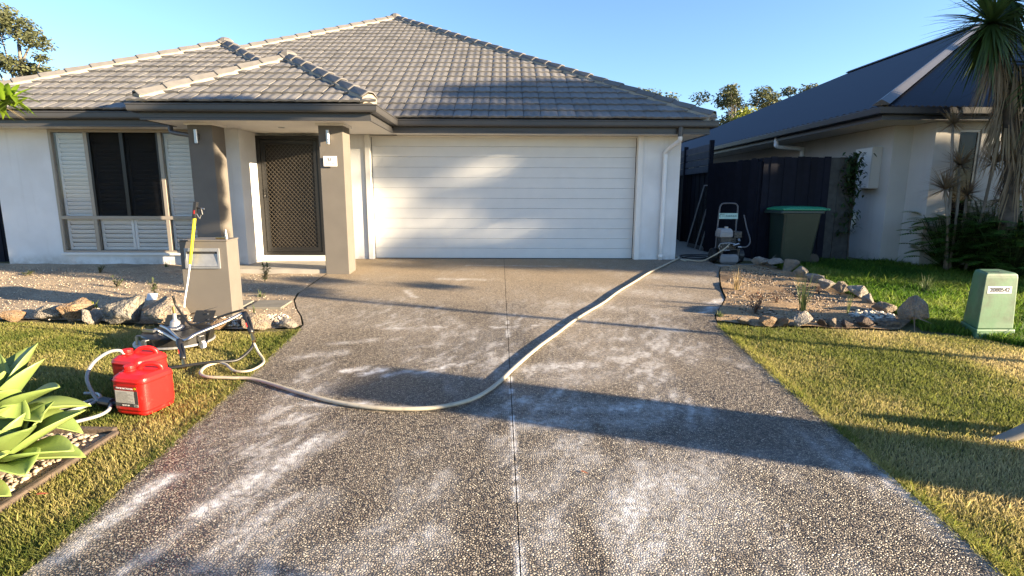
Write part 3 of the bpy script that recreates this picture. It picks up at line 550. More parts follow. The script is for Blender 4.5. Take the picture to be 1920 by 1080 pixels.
# hip and ridge caps on a bed of mortar
def caps(lo, hi, step=.40, length=.46, t0=0., t1=1.):
    lo, hi = Vector(lo), Vector(hi); d = (hi - lo); L = d.length; d.normalize(); h = Vector((d.y, -d.x, 0)).normalized(); u = h.cross(d).normalized()
    if u.z < 0: u = -u
    mo = MB(); s = t0 * L
    sec = lambda p, k, lift: [p + h * a * k + u * (b + lift) for a, b in ((-.128, -.025), (-.045, .055), (.045, .055), (.128, -.025), (.115, -.03), (.038, .038), (-.038, .038), (-.115, -.03))]
    P = lambda s: lo + d * s
    while s < t1 * L - .1:
        e = min(s + length, t1 * L); b = MB(); j = rng.uniform(-.004, .004)
        b.loft([sec(P(s), 1.06, .032 + j), sec(P(s + .03), 1.06, .036 + j), sec(P(e), .95, .012 + j)]); b.build('ridge_cap', K['cap'], roof, bevel=.006, seg=1); s += step
    n = max(2, int(L / .12)); R1 = []; 
    for i in range(n + 1):
        p = P(L * (t0 + (t1 - t0) * i / n)); k = 1 + rng.uniform(-.05, .06); R1.append([p + h * a * k + u * b for a, b in ((-.140, -.12), (-.118, .0), (-.04, .052), (.04, .052), (.118, .0), (.140, -.12))])
    mo.loft(R1); mo.build('mortar_bedding', K['mortar'], roof)
zt = lambda t: ZE + t * TP + .02
caps((3.62, 9.4, ZE + .02), (-3.15, 16.17, zt(6.77)), t0=.012); caps((-9.92, 9.4, ZE + .02), (-3.15, 16.17, zt(6.77)), t0=.42)
caps((-9.6, 8.7, ZE + .02), (-6.05, 12.25, zt(3.55))); caps((-2.5, 8.7, ZE + .02), (-6.05, 12.25, zt(3.55)), t0=.52)
caps((-5.39, 7.9, ZE + .02), (-3.82, 9.87, zt(1.97)), t0=.06); caps((-1.85, 7.9, ZE + .02), (-3.82, 9.87, zt(1.97)), t0=.06)
caps((-6.05, 13.2, zt(3.55)), (-6.05, 12.3, zt(3.55))); caps((-3.82, 11.3, zt(1.97)), (-3.82, 9.95, zt(1.97)))
caps((-3.15, 22, zt(6.77)), (-3.15, 16.2, zt(6.77)))
for (x, y, t) in ((-3.15, 16.17, 6.77), (-6.05, 12.25, 3.55), (-3.82, 9.87, 1.97)):
    b = MB(); b.lathe([(.17, -.03), (.16, .05), (.09, .10), (.03, .115)], (x, y, zt(t)), 10); b.build('apex_cap', K['cap'], roof)

# portico pillars with up-and-down lights
for i, x0 in enumerate((-4.835, -2.865)):
    b = MB(); b.box(x0, x0 + .37, 8.40, 8.77, -.16, 2.234); pil = b.build('pillar', K['taupe'], house, bevel=.008)
    b = MB(); b.box(x0 - .03, x0 + .40, 8.37, 8.80, 2.205, 2.2345); b.build('pillar_head_trim', K['soffit'], pil)
    b = MB(); x = x0 + .165; b.cyl((x, 8.325, 1.93), (x, 8.325, 2.13), .028, 20); b.box(x - .02, x + .02, 8.345, 8.40, 1.99, 2.07); b.build('wall_light', K['steel'], pil, smooth=False)

# garage door of twelve sectional panels
gd = MB(); gd.box(-2.46, 2.36, 10.045, 10.06, 0, 2.234); gdo = gd.build('garage_door', K['dark'], house)
H = 2.222 / 12
for i in range(12):
    b = MB(); z0 = .012 + H * i; b.box(-2.455, 2.355, 10.0, 10.035, z0 + .0014, z0 + H - .0014); b.build('door_panel', K['gdoor'], gdo, bevel=.0025)
b = MB(); b.box(-2.455, 2.355, 9.995, 10.03, -.008, .011); b.build('rubber_seal', K['rubber'], gdo)
b = MB(); b.box(-2.55, -2.462, 9.85, 9.99, -.01, 2.232); b.box(2.362, 2.45, 9.85, 9.99, -.01, 2.232); b.box(-2.46, 2.36, 9.94, 9.99, 2.205, 2.232); b.build('garage_frame', K['trim'], house, bevel=.004)

b = MB(); b.box(-3.2, 2.9, 10.10, 10.14, -.1, 2.6); b.build('garage_interior', K['dark'], house)
# entry: security screen door
ed = MB(); ed.box(-4.385, -3.30, 9.775, 9.795, .10, 2.18); edo = ed.build('entry_door', K['bdoor'], house)
b = MB(); 
b.box(-4.398, -4.33, 9.655, 9.73, .096, 2.19); b.box(-3.33, -3.262, 9.655, 9.73, .096, 2.19); b.box(-4.33, -3.33, 9.655, 9.73, 2.12, 2.19); b.box(-4.33, -3.33, 9.655, 9.73, .096, .15); b.build('door_frame', K['blackm'], edo)
b = MB(); b.box(-4.325, -4.25, 9.665, 9.70, .155, 2.115); b.box(-3.41, -3.335, 9.665, 9.70, .155, 2.115); b.box(-4.25, -3.41, 9.665, 9.70, 2.04, 2.115); b.box(-4.25, -3.41, 9.665, 9.70, .155, .24); b.build('screen_frame', K['blackm'], edo, bevel=.004)
b = MB(); x0, x1, z0, z1 = -4.25, -3.41, .24, 2.04; sp = .078
for sgn in (1, -1):
    k = -30
    while k < 60:
        c = k * sp; k += 1        # z = z0 + sgn*(x-x0)*1.05 + c
        pts = []
        for x in (x0, x1):
            z = z0 + sgn * (x - x0) * 1.1 + c
            pts.append((x, z))
        (xa, za), (xb, zb) = pts; sl_ = (zb - za) / (xb - xa)
        def cl(x, z):
            if z < z0: return (x + (z0 - z) / sl_, z0)
            if z > z1: return (x + (z1 - z) / sl_, z1)
            return (x, z)
        a, d = cl(xa, za), cl(xb, zb)
        if not (x0 - 1e-4 <= a[0] <= x1 + 1e-4 and x0 - 1e-4 <= d[0] <= x1 + 1e-4) or math.hypot(a[0] - d[0], a[1] - d[1]) < .01: continue
        b.bar((a[0], 9.683 + .003 * sgn, a[1]), (d[0], 9.683 + .003 * sgn, d[1]), .009, .007)
tag(b.build('diamond_grille', K['grille'], edo), kind='stuff')
b = MB(); b.box(-4.305, -4.28, 9.645, 9.664, 1.12, 1.28); b.cyl((-4.29, 9.635, 1.2), (-4.235, 9.63, 1.2), .008, 8); b.build('door_handle', K['blackm'], edo); b = MB(); b.cyl((-4.292, 9.648, 1.15), (-4.292, 9.642, 1.15), .008, 10); b.build('lock_cylinder', K['steel'], edo)

# front window with plantation shutters behind six lights
win = MB(); Yf = 9.23
X0, X1, XA, XB, Z0, Z1, ZT = -7.635, -5.205, -7.03, -5.80, .175, 2.234, .775
win.box(X0, X0 + .045, Yf, 9.31, Z0, Z1); win.box(X1 - .045, X1, Yf, 9.31, Z0, Z1); win.box(X0 + .045, X1 - .045, Yf, 9.31, Z1 - .05, Z1); win.box(X0 + .045, X1 - .045, Yf, 9.31, Z0, Z0 + .04)
win.box(X0 + .045, X1 - .045, Yf + .003, 9.305, ZT - .03, ZT + .03)
for x in (XA, XB):
    win.box(x - .03, x + .03, Yf + .006, 9.30, Z0 + .04, ZT - .03); win.box(x - .03, x + .03, Yf + .006, 9.30, ZT + .03, Z1 - .05)
wo = win.build('window', K['frame'], house, bevel=.003)
b = MB(); xm = -6.44; b.box(XA + .03, XA + .065, Yf + .012, Yf + .035, ZT + .03, Z1 - .05); b.box(XB - .065, XB - .03, Yf + .012, Yf + .035, ZT + .03, Z1 - .05); b.box(xm - .03, xm + .03, Yf + .012, Yf + .035, ZT + .03, Z1 - .05); b.build('sash', K['blackm'], wo)
for (xa, xb, za, zb, kind) in ((X0 + .045, XA - .03, ZT + .03, Z1 - .05, 0), (XB + .03, X1 - .045, ZT + .03, Z1 - .05, 0), (XA + .066, xm - .031, ZT + .03, Z1 - .05, 1), (xm + .031, XB - .066, ZT + .03, Z1 - .05, 1),
                           (X0 + .045, XA - .03, Z0 + .04, ZT - .03, 0), (XA + .03, XB - .03, Z0 + .04, ZT - .03, 0), (XB + .03, X1 - .045, Z0 + .04, ZT - .03, 0)):
    b = MB(); b.box(xa, xb, 9.262, 9.266, za, zb); b.build('pane' if not kind else 'insect_screen', K['screen' if kind else 'pane'], wo)
slat_cache = {}
def shutter(xa, xb, za, zb, ns):
    s = MB(); e = .045
    s.box(xa, xa + e, 9.33, 9.355, za, zb); s.box(xb - e, xb, 9.33, 9.355, za, zb); s.box(xa + e, xb - e, 9.33, 9.355, zb - e, zb); s.box(xa + e, xb - e, 9.33, 9.355, za, za + e); s.build('shutter_frame', K['shut'], wo, bevel=.003)
    h = (zb - za - 2 * e) / ns; wd = xb - xa - 2 * e - .004
    key = round(wd, 3)
    if key not in slat_cache:
        b = MB(); prof = [(-.040, .0), (-.02, .005), (.02, .005), (.040, 0), (.02, -.005), (-.02, -.005)]; b.loft([[(x, p, q) for p, q in prof] for x in (-wd / 2, wd / 2)])
        me = bpy.data.meshes.new('slat'); me.from_pydata(b.v, [], b.f); me.materials.append(K['shut']); slat_cache[key] = me
    for i in range(ns):
        o = obj('slat', slat_cache[key], wo); o.location = Vector(((xa + xb) / 2, 9.345, za + e + h * (i + .5))) - HL; o.rotation_euler = (R(-62 + rng.uniform(-2, 2)), 0, 0)
for (xa, xb) in ((X0 + .05, XA - .02), (XA + .02, xm - .005), (xm + .005, XB - .02), (XB + .02, X1 - .05)):
    shutter(xa, xb, ZT + .01, Z1 - .055, 19); shutter(xa, xb, Z0 + .045, ZT - .01, 6)
b = MB(); b.box(-8.38, -5.22, 9.75, 9.8, -.1, 2.3); b.build('room_darkness', K['dark'], house)

# downpipes
b = MB(); b.tube(curve_pts([(2.98, 9.46, 2.335), (2.98, 9.46, 2.17), (2.98, 9.52, 2.11), (2.87, 9.76, 1.99), (2.85, 9.835, 1.91), (2.85, 9.835, 1.8), (2.85, 9.835, -.05)], 5), .038, 14); dp = b.build('downpipe', K['pvc'], house, smooth=True)
for z in (.06, .47, 1.86):
    b = MB(); b.cyl((2.85, 9.835, z), (2.85, 9.835, z + .05), .043, 14); b.build('pipe_collar', K['pvc'], dp)
b = MB(); b.cyl((2.98, 9.46, 2.18), (2.98, 9.46, 2.34), .043, 14); b.build('gutter_outlet', K['gutter'], dp)
b = MB(); b.tube(curve_pts([(-5.34, 8.82, 2.335), (-5.34, 8.82, 2.20), (-5.30, 8.80, 2.14), (-5.0, 8.70, 2.09), (-4.885, 8.66, 2.05), (-4.88, 8.66, 1.95), (-4.88, 8.66, -.1)], 5), .036, 12); b.build('downpipe', K['dpipe_d'], house, smooth=True)

# house number sign fixed to the right pillar
sg = thing('house_number_sign', 'small white house number sign reading 51 on the right portico pillar', 'sign', (-2.70, 8.40, 1.6))
b = MB(); b.box(-2.795, -2.59, 8.355, 8.362, 1.60, 1.752); b.build('plate', K['sign'], sg, bevel=.002)
b = MB(); b.box(-2.77, -2.755, 8.362, 8.41, 1.66, 1.68); b.box(-2.63, -2.615, 8.362, 8.41, 1.66, 1.68); b.build('standoff', K['steel'], sg)
def text(body, size, loc, mat, parent, rot=(R(90), 0, 0), name='lettering', sx=1., align='CENTER', ext=.0006):
    cu = bpy.data.curves.new(name, 'FONT'); cu.body = body; cu.size = size; cu.align_x = align; cu.extrude = ext; cu.offset = size * .018
    t = bpy.data.objects.new(name, cu); col.objects.link(t); dg = bpy.context.evaluated_depsgraph_get()
    me = bpy.data.meshes.new_from_object(t.evaluated_get(dg)); bpy.data.objects.remove(t); me.materials.clear(); me.materials.append(mat)
    o = obj(name, me, parent); o.rotation_euler = rot; o.scale = (sx, 1, 1); o.location = Vector(loc) - WL[parent]; return o
text('51', .072, (-2.697, 8.3535, 1.675), K['ink'], sg)
b = MB()
for i in range(17):
    if i == 10: continue
    b.box(-2.765 + i * .0085, -2.765 + i * .0085 + .0055, 8.3537, 8.355, 1.643, 1.65 + .003 * (i % 3))
b.build('small_print', K['ink'], sg)
# ---------------------------------------------------------------- letterbox, lance and fitting
lb = thing('letterbox', 'taupe rendered letterbox pillar with metal slot beside the boulders', 'letterbox', (-3.34, 6.07, -.2))
b = MB(); b.loft([[(-3.60, 5.89, z), (-3.08, 5.89, z), (-3.14, 6.26, z), (-3.58, 6.26, z)] for z in (-.32, .66)]); b.build('body', K['taupe'], lb, bevel=.006)
b = MB(); b.loft([[(-3.606, 5.883, z), (-3.073, 5.883, z), (-3.134, 6.268, z), (-3.586, 6.268, z)] for z in (.66, .675)]); b.build('cap', K['taupe'], lb, bevel=.004)
b = MB(); b.box(-3.545, -3.165, 5.872, 5.889, .55, .585); b.box(-3.545, -3.165, 5.872, 5.889, .362, .378); b.box(-3.545, -3.525, 5.872, 5.889, .378, .55); b.box(-3.185, -3.165, 5.872, 5.889, .378, .55); b.build('slot_frame', K['alu'], lb)
b = MB(); b.obox((-3.355, 5.884, .455), (.168, 0, 0), (0, .003, -.0008), (0, .008, .072)); b.build('flap', K['alu'], lb)
b = MB(); b.box(-3.525, -3.185, 5.880, 5.888, .525, .549); b.build('slot', K['dark'], lb)
ft = thing('hose_fitting', 'small brass and black hose fitting lying on top of the letterbox', 'fitting', (-3.15, 5.98, .678))
b = MB(); b.cyl((-3.24, 5.98, .690), (-3.14, 5.98, .690), .012, 10); b.cyl((-3.175, 5.98, .692), (-3.12, 5.98, .692), .016, 10); b.build('coupling', K['brass'], ft)
b = MB(); b.lathe([(.018, 0), (.018, .03), (.014, .05), (.016, .055), (.012, .075), (.006, .09), (.004, .105)], (-3.125, 5.98, .68), 12); b.build('nozzle', K['galv'], ft)
lc = thing('spray_lance', 'pressure washing lance with yellow grip leaning on the letterbox', 'lance', (-3.56, 5.78, -.2))
pb, pm, pt = Vector((-3.545, 5.80, -.205)), Vector((-3.465, 5.825, .415)), Vector((-3.385, 5.86, .93))
b = MB(); b.tube(curve_pts([(-3.545, 5.77, -.185), (-3.553, 5.78, -.10), (-3.54, 5.79, .02), (-3.50, 5.81, .22), pm], 5), .0085, 8); b.build('rod', K['white'], lc, smooth=True)
b = MB(); b.tube([pm, pt], [.014, .017], 12); b.build('grip', K['yellow'], lc)
d = (pt - pm).normalized()
b = MB(); b.bar(pt - d * .02, pt + d * .16, .034, .045); b.tube([pt + d * .10, pt + d * .09 + Vector((.06, 0, .0)), pt + d * .05 + Vector((.075, 0, -.03))], .012, 8); b.build('trigger_body', K['black'], lc, bevel=.006)
b = MB(); b.bar(pt + d * .03 + Vector((.004, -.02, 0)), pt + d * .07 + Vector((.004, -.02, 0)), .010, .012); b.build('trigger_inset', K['lred'], lc)
b = MB(); b.tube([pt + d * .03 + Vector((.02, 0, 0)), pt + Vector((.055, 0, -.02)), pt + d * .04 + Vector((.075, 0, 0))], .005, 6); b.cyl(pt + d * .085 + Vector((.07, 0, 0)), pt + d * .085 + Vector((.095, 0, .0)), .010, 8); b.build('trigger_guard', K['galv'], lc)

# ---------------------------------------------------------------- rotary surface cleaner
sc_ = thing('surface_cleaner', 'round black rotary surface cleaner with double handle lying on the lawn', 'surface cleaner', (-3.05, 4.98, gz(4.98)))
cx, cy, cz = -3.15, 5.0, gz(5.0)
b = MB(); b.lathe([(.285, .03), (.30, .045), (.30, .125), (.292, .137), (.12, .150), (.10, .158)], (cx, cy, cz), 48); b.build('deck', K['blackm'], sc_, smooth=False, bevel=.003)
b = MB(); b.lathe([(.303, .028), (.308, .034), (.308, .046), (.301, .05)], (cx, cy, cz), 48); b.build('skirt_rim', K['alu'], sc_)
b = MB(); b.lathe([(.075, .158), (.075, .175), (.05, .18), (.042, .225), (.03, .235), (.018, .25), (.018, .30), (.012, .305)], (cx - .02, cy, cz), 20); b.build('swivel_hub', K['alu'], sc_)
b = MB(); b.cyl((cx - .02, cy, cz + .30), (cx - .025, cy, cz + .37), .012, 8); b.build('brass_elbow', K['brass'], sc_)
for (a, s) in ((-25, .31), (205, .31), (90, .31), (-112, .31)):
    q = Vector((cx + math.cos(R(a)) * .335, cy + math.sin(R(a)) * .335, cz + .036)); t = Vector((-math.sin(R(a)), math.cos(R(a)), 0))
    b = MB(); b.cyl(q - t * .013, q + t * .013, .036, 16); c_ = b.build('castor', K['white'], sc_)
    b = MB(); b.bar(q - t * .02 + Vector((0, 0, -.0)), q - t * .02 + Vector((0, 0, .08)), .02, .004); b.bar(q + t * .02, q + t * .02 + Vector((0, 0, .08)), .02, .004); dirn = Vector((math.cos(R(a)), math.sin(R(a)), 0)); b.bar(q + Vector((0, 0, .082)), q - dirn * .075 + Vector((0, 0, .082)), .045, .006); b.build('castor_bracket', K['galv'], c_)
for (x, y, h) in ((cx - .18, cy + .26, .22), (cx + .10, cy + .28, .26)):
    b = MB(); b.obox((x, y, cz + h - .05), (.10, 0, 0), (0, .006, .0), (.02, .01, .06)); b.build('mud_flap', K['black'], sc_, bevel=.004)
    for k in (-.03, .03):
        b = MB(); b.cyl((x + .05, y - .01, cz + h - .05 + k), (x + .05, y - .022, cz + h - .05 + k), .008, 8); b.build('bolt', K['galv'], sc_)
PL, PR = Vector((-2.90, 4.60, -.115)), Vector((-2.46, 4.92, .065))
b = MB(); b.tube(curve_pts([(cx - .2, cy + .06, cz + .165), (cx - .05, cy - .07, cz + .165), PL + Vector((.02, .02, 0)), PL + (PR - PL) * .3 + Vector((.0, -.04, .0)), PL + (PR - PL) * .7, PR - Vector((.03, 0, 0)), PR], 6), .0155, 12); b.build('handlebar', K['steel'], sc_, smooth=True)
b = MB(); b.tube(curve_pts([PL + Vector((.0, -.01, 0)), (cx - .05, cy - .16, cz + .16), (cx - .18, cy - .05, cz + .16)], 5), .013, 10); b.bar((cx - .26, cy - .1, cz + .165), (cx - .13, cy - .14, cz + .165), .035, .02); b.build('handle_bracket', K['steel'], sc_, smooth=False)
for (P0, P1) in ((PL, Vector((-2.725, 4.36, -.262))), (PR, Vector((-2.30, 4.72, -.135)))):
    d = (P1 - P0).normalized(); L_ = (P1 - P0).length
    b = MB(); b.tube([P0 - d * .012, P0 + d * .03, P0 + d * .06, P0 + d * .075, P0 + d * L_ * .62, P0 + d * L_ * .75], [.024, .030, .028, .020, .022, .024], 12); g_ = b.build('grip', K['black'], sc_, smooth=True)
    b = MB(); b.tube([P0 + d * .05 + Vector((.028, -.01, .01)), P0 + d * L_ * .4 + Vector((.032, -.012, .008)), P0 + d * L_ * .72 + Vector((.02, 0, 0))], .010, 8); b.build('trigger', K['black'], g_)
    b = MB(); b.bar(P0 + d * .12 + Vector((-.010, -.020, .006)), P0 + d * .17 + Vector((-.010, -.020, .006)), .007, .005); b.build('red_mark', K['lred'], g_)
    b = MB(); b.tube([P0 + d * L_ * .74, P0 + d * L_ * .86, P0 + d * L_ * .88, P0 + d * (L_ + .02)], [.016, .016, .02, .02], 10); b.build('hose_coupling', K['brass'], g_)
def ground_tube(name, pts, r, mat, label, cat, lift=.0, n=7, flat=1., group=None, taper=0):
    P = [(x, y, (gz(y) + r * flat + .006 + lift) if z is None else z) for x, y, z in pts]
    Q = curve_pts(P, n); b = MB(); b.tube(Q, r if not taper else [r * (taper + (1 - taper) * min(1, i / (n * 14)) ** 2) for i in range(len(Q))], 10, flat=flat); return tag(b.build(name, mat, smooth=True), label, cat, group)
ground_tube('black_hose', [(-3.10, 4.90, .235), (-3.10, 4.93, .14), (-3.02, 4.90, .04), (-2.93, 4.86, -.03), (-2.80, 4.88, .0), (-2.62, 4.92, .06), (-2.48, 4.93, .10)], .0105, K['rubber'], 'short black rubber hose tied along the surface cleaner handlebar', 'hose')
ground_tube('black_hose', [(-2.30, 4.72, -.15), (-2.30, 4.66, -.20), (-2.36, 4.52, -.262), (-2.48, 4.42, None), (-2.62, 4.36, None), (-2.78, 4.28, None), (-2.95, 4.20, None), (-3.1, 4.02, None)], .0135, K['rubber'], 'black hose curving over the lawn from the cleaner handle towards the red drums', 'hose', lift=.02)
HP = [(-2.29, 4.70, -.16), (-2.23, 4.64, -.22), (-2.13, 4.52, -.262), (-2.09, 4.38, None), (-2.13, 4.25, None), (-2.25, 4.25, None), (-2.40, 4.40, None), (-2.49, 4.43, None), (-2.54, 4.34, None), (-2.50, 4.20, None), (-2.40, 4.12, None), (-2.22, 4.10, None), (-2.0, 4.07, None), (-1.61, 3.85, None), (-1.27, 3.67, None), (-.94, 3.56, None), (-.63, 3.54, None), (-.42, 3.59, None), (-.23, 3.72, None), (-.08, 3.98, None), (.07, 4.32, None), (.30, 4.86, None), (.52, 5.30, None), (.72, 5.68, None), (.93, 6.07, None), (1.22, 6.57, None), (1.53, 7.15, None), (1.92, 7.84, None), (2.26, 8.45, None), (2.62, 8.98, None), (3.02, 9.60, None), (3.24, 9.98, None), (3.3, 10.3, None)]
hp2 = []
for i, (x, y, z) in enumerate(HP):
    if i > 18: x += .009 * math.sin(i * 2.1); 
    hp2.append((x, y, z))
ground_tube('pressure_hose', hp2,  .0195, K['cream'], 'long cream hose snaking across the driveway to the garage corner', 'hose', lift=.004, taper=.6, flat=.75)
ground_tube('black_hose', [(3.35, 10.1, None), (3.6, 10.35, None), (3.85, 10.2, None), (3.7, 9.95, None), (3.4, 10.05, None), (3.45, 10.5, None), (3.9, 10.6, None), (4.2, 10.35, None)], .012, K['rubber'], 'thin black hose coiled on the side path behind the garage corner', 'hose')
ground_tube('washer_hose', [(3.95, 9.42, .34), (3.83, 9.36, .25), (3.66, 9.42, .12), (3.52, 9.55, .02), (3.38, 9.72, None), (3.22, 9.80, None), (3.26, 9.62, None)], .011, K['cream'], 'thin beige hose running down from the pressure washer to the path', 'hose')

# ---------------------------------------------------------------- red drums and suction hoses
def drum(label, loc, rot, lab):
    t = thing('chemical_drum', label, 'drum', loc, 'red plastic chemical drums', rot); t.scale = (1, 1, .87)
    def ring(hx, hy, z, e=6.5, n=40, oy=0):
        P = []
        for k in range(n):
            a = 2 * math.pi * k / n; c, s = math.cos(a), math.sin(a); P.append((math.copysign(abs(c) ** (2 / e), c) * hx, math.copysign(abs(s) ** (2 / e), s) * hy + oy, z))
        return P
    b = MB(); b.loft([ring(.105, .105, 0), ring(.122, .122, .006), ring(.128, .128, .02), ring(.128, .128, .036), ring(.132, .132, .044), ring(.134, .134, .05), ring(.134, .134, .265), ring(.138, .138, .27), ring(.138, .138, .28), ring(.135, .135, .287), ring(.132, .13, .303), ring(.112, .10, .328), ring(.08, .07, .335), ring(.05, .05, .337)])
    b.build('body', K['red'], t, local=True, smooth=False, bevel=.004)
    b = MB(); b.lathe([(.042, .325), (.042, .342), (.034, .345), (.034, .352)], (-.062, -.04, 0), 20); b.build('neck', K['red'], t, local=True)
    b = MB(); b.lathe([(.036, .346), (.037, .352), (.037, .372), (.034, .376), (.02, .377)], (-.062, -.04, 0), 20); b.build('screw_cap', K['red'], t, local=True, bevel=.002)
    b = MB(); b.tube(curve_pts([(-.02, -.01, .325), (.0, .0, .365), (.03, .015, .378), (.075, .035, .375), (.10, .05, .35), (.105, .055, .315)], 5), .0145, 10, flat=1.25); b.build('carry_handle', K['red'], t, local=True, smooth=True)
    if lab:
        def pl(name, x0, x1, z0, z1, y, mat): q = MB(); q.box(x0, x1, -.1345 - y, -.1335, z0, z1); return q.build(name, mat, t, local=True)
        pl('label_band', -.105, .085, .075, .245, .0004, K['lred']); pl('label_border', -.105, .085, .075, .205, .0007, K['dlabel']); pl('label_panel', -.098, .055, .105, .205, .0010, K['label']); pl('barcode', .045, .083, .078, .098, .0010, K['label'])
        q = MB()
        for i in range(9): q.box(.05 + i * .0033, .05 + i * .0033 + .0016, -.136, -.1353, .081, .095)
        for i in range(9): q.box(-.09, .045 - .02 * ((i * 7) % 3), -.1358, -.1353, .112 + i * .0095, .1145 + i * .0095)
        q.build('print_lines', K['paver'], t, local=True)
        for body, s, z, x, m_ in (('PRIME RETARDER', .0175, .218, -.018, K['sign']), ('15 LITRES', .014, .082, -.02, K['sign'])):
            o = text(body, s, (0, 0, 0), m_, t, sx=1.0 if s > .016 else 1.); o.location = (x, -.1362, z)
        for x in (-.088, .068):
            q = MB(); q.cyl((x, -.1345, .228), (x, -.1352, .228), .009, 14); q.build('label_badge', K['yellow'] if x > 0 else K['dlabel'], t, local=True)
    return t
drum('red plastic drum with printed paper label standing in front', (-2.545, 3.60, gz(3.6)), R(-13), True)
drum('red plastic drum partly hidden behind the labelled red drum', (-2.79, 3.93, gz(3.93)), R(-16), False)
ground_tube('suction_hose', [(-2.86, 3.88, -.02), (-2.89, 3.87, .015), (-2.95, 3.83, .01), (-3.01, 3.76, -.05), (-3.02, 3.70, -.14), (-2.96, 3.66, -.24), (-2.89, 3.62, -.29)], .012, K['clear'], 'clear hose looping out of the rear red drum cap', 'hose')
fl = thing('inline_filter', 'black inline filter on the grass left of the labelled drum', 'filter', (-2.76, 3.60, gz(3.6)))
b = MB(); b.tube([(-2.91, 3.635, -.285), (-2.88, 3.625, -.285), (-2.87, 3.62, -.285), (-2.77, 3.585, -.285), (-2.76, 3.58, -.285), (-2.71, 3.57, -.285)], [.012, .018, .034, .034, .018, .014], 14); b.build('housing', K['black'], fl, smooth=False)
ground_tube('suction_hose', [(-2.77, 3.57, -.285), (-2.725, 3.48, None), (-2.73, 3.40, None), (-2.79, 3.33, None), (-2.86, 3.28, None), (-2.97, 3.285, None), (-3.02, 3.35, None), (-2.98, 3.45, None), (-2.92, 3.58, None), (-2.93, 3.68, None), (-3.00, 3.75, None), (-3.10, 3.76, None)], .0115, K['clear'], 'white suction hose curling over the grass beside the agave', 'hose', lift=.025)
ground_tube('suction_hose', [(-2.91, 3.64, -.285), (-2.95, 3.63, None), (-2.98, 3.58, None), (-3.08, 3.50, None), (-3.22, 3.47, None), (-3.40, 3.5, None)], .0115, K['clear'], 'white suction hose running from the filter behind the agave leaves', 'hose', lift=.03)
tag(MB().obox((-3.10, 4.52, gz(4.52) + .05), (.06, .02, 0), (-.01, .04, .01), (.0, .005, .012)).build('cleaning_rag', K['blue'], bevel=.008), 'blue rag behind the rear red drum', 'rag')

# ---------------------------------------------------------------- rocks
def rock(label, c, size, seed, mat, group, rz=0., sharp=1.0):
    r = random.Random(seed); bm = bmesh.new()
    for _ in range(13):
        v = Vector((r.gauss(0, 1), r.gauss(0, 1), r.gauss(0, 1))).normalized(); k = r.uniform(.82, 1.08); bm.verts.new((v.x * k, v.y * k, v.z * k))
    h = bmesh.ops.convex_hull(bm, input=bm.verts[:]); bmesh.ops.delete(bm, geom=[e for e in h['geom_interior'] if isinstance(e, bmesh.types.BMVert)], context='VERTS')
    bmesh.ops.bevel(bm, geom=bm.edges[:], offset=.06, segments=1, profile=.5, affect='EDGES')
    bmesh.ops.triangulate(bm, faces=bm.faces[:])
    for _ in range(2): bmesh.ops.subdivide_edges(bm, edges=bm.edges[:], cuts=1, use_grid_fill=True)
    for v in bm.verts:
        n = v.co.normalized(); q = v.co * 2.2 + Vector((seed, 0, 0)); v.co += n * (.07 * mnoise.noise(q) + .04 * mnoise.noise(q * 3) + .018 * mnoise.noise(q * 8))
    me = bpy.data.meshes.new('rock'); bm.to_mesh(me); bm.free(); me.materials.append(mat)
    o = obj('rock', me); o.scale = (size[0] / 2, size[1] / 2, size[2] * .56); o.rotation_euler = (0, 0, rz); o.location = (c[0], c[1], gz(c[1]) + size[2] * .36)
    return tag(o, label, 'rock', group)
KR = dict(tan=M('tan_rock', (.30, .235, .165), .9, .25, 3, .9, 9, c2=(.20, .17, .14), sc2=2, bdist=.08), grey=M('grey_rock', (.165, .155, .14), .9, .45, 2.4, 1., 7, c2=(.30, .26, .20), sc2=3, bdist=.1),
          orange=M('orange_rock', (.31, .195, .105), .9, .25, 3, .9, 9, c2=(.25, .19, .13), sc2=2, bdist=.08), pale=M('pale_rock', (.36, .315, .26), .9, .2, 3, .9, 9, c2=(.24, .21, .175), sc2=2, bdist=.08), dark=M('brown_rock', (.12, .085, .065), .9, .3, 3, .9, 9, bdist=.08))
GL, GR_ = 'rocks edging the gravel bed', 'rocks edging the planting bed'
for i, (lab, c, s, m_, rz) in enumerate([
    ('small orange rock cut off by the left photo edge', (-5.45, 5.80), (.26, .26, .14), 'orange', .2), ('low flat tan rock near the left edge of the gravel bed', (-5.12, 5.86), (.36, .28, .22), 'pale', .1),
    ('tall orange-tan rock between the flat tan rock and a small round one', (-4.80, 5.86), (.38, .32, .33), 'orange', .5), ('small round grey rock left of the large grey boulder', (-4.52, 5.72), (.22, .24, .22), 'pale', .3),
    ('large rough grey boulder with streaked face', (-4.15, 5.74), (.50, .40, .42), 'grey', .2), ('wide tan boulder directly left of the letterbox', (-3.72, 5.74), (.66, .46, .38), 'tan', -.15),
    ('small dark rock in front of the wide tan boulder', (-3.42, 5.52), (.24, .2, .13), 'dark', .3), ('flat brown rock in front of the letterbox', (-3.02, 5.52), (.30, .2, .14), 'orange', .1), ('dark little rock right of the flat brown rock', (-2.84, 5.62), (.14, .14, .12), 'dark', .1),
    ('pale brown rock right of the letterbox foot', (-2.62, 5.50), (.34, .26, .20), 'tan', .5), ('small pale rock at the driveway edge of the gravel bed', (-2.32, 5.56), (.26, .18, .13), 'pale', .3)]):
    rock(lab, c, s, 31 + i, KR[m_], GL, rz)
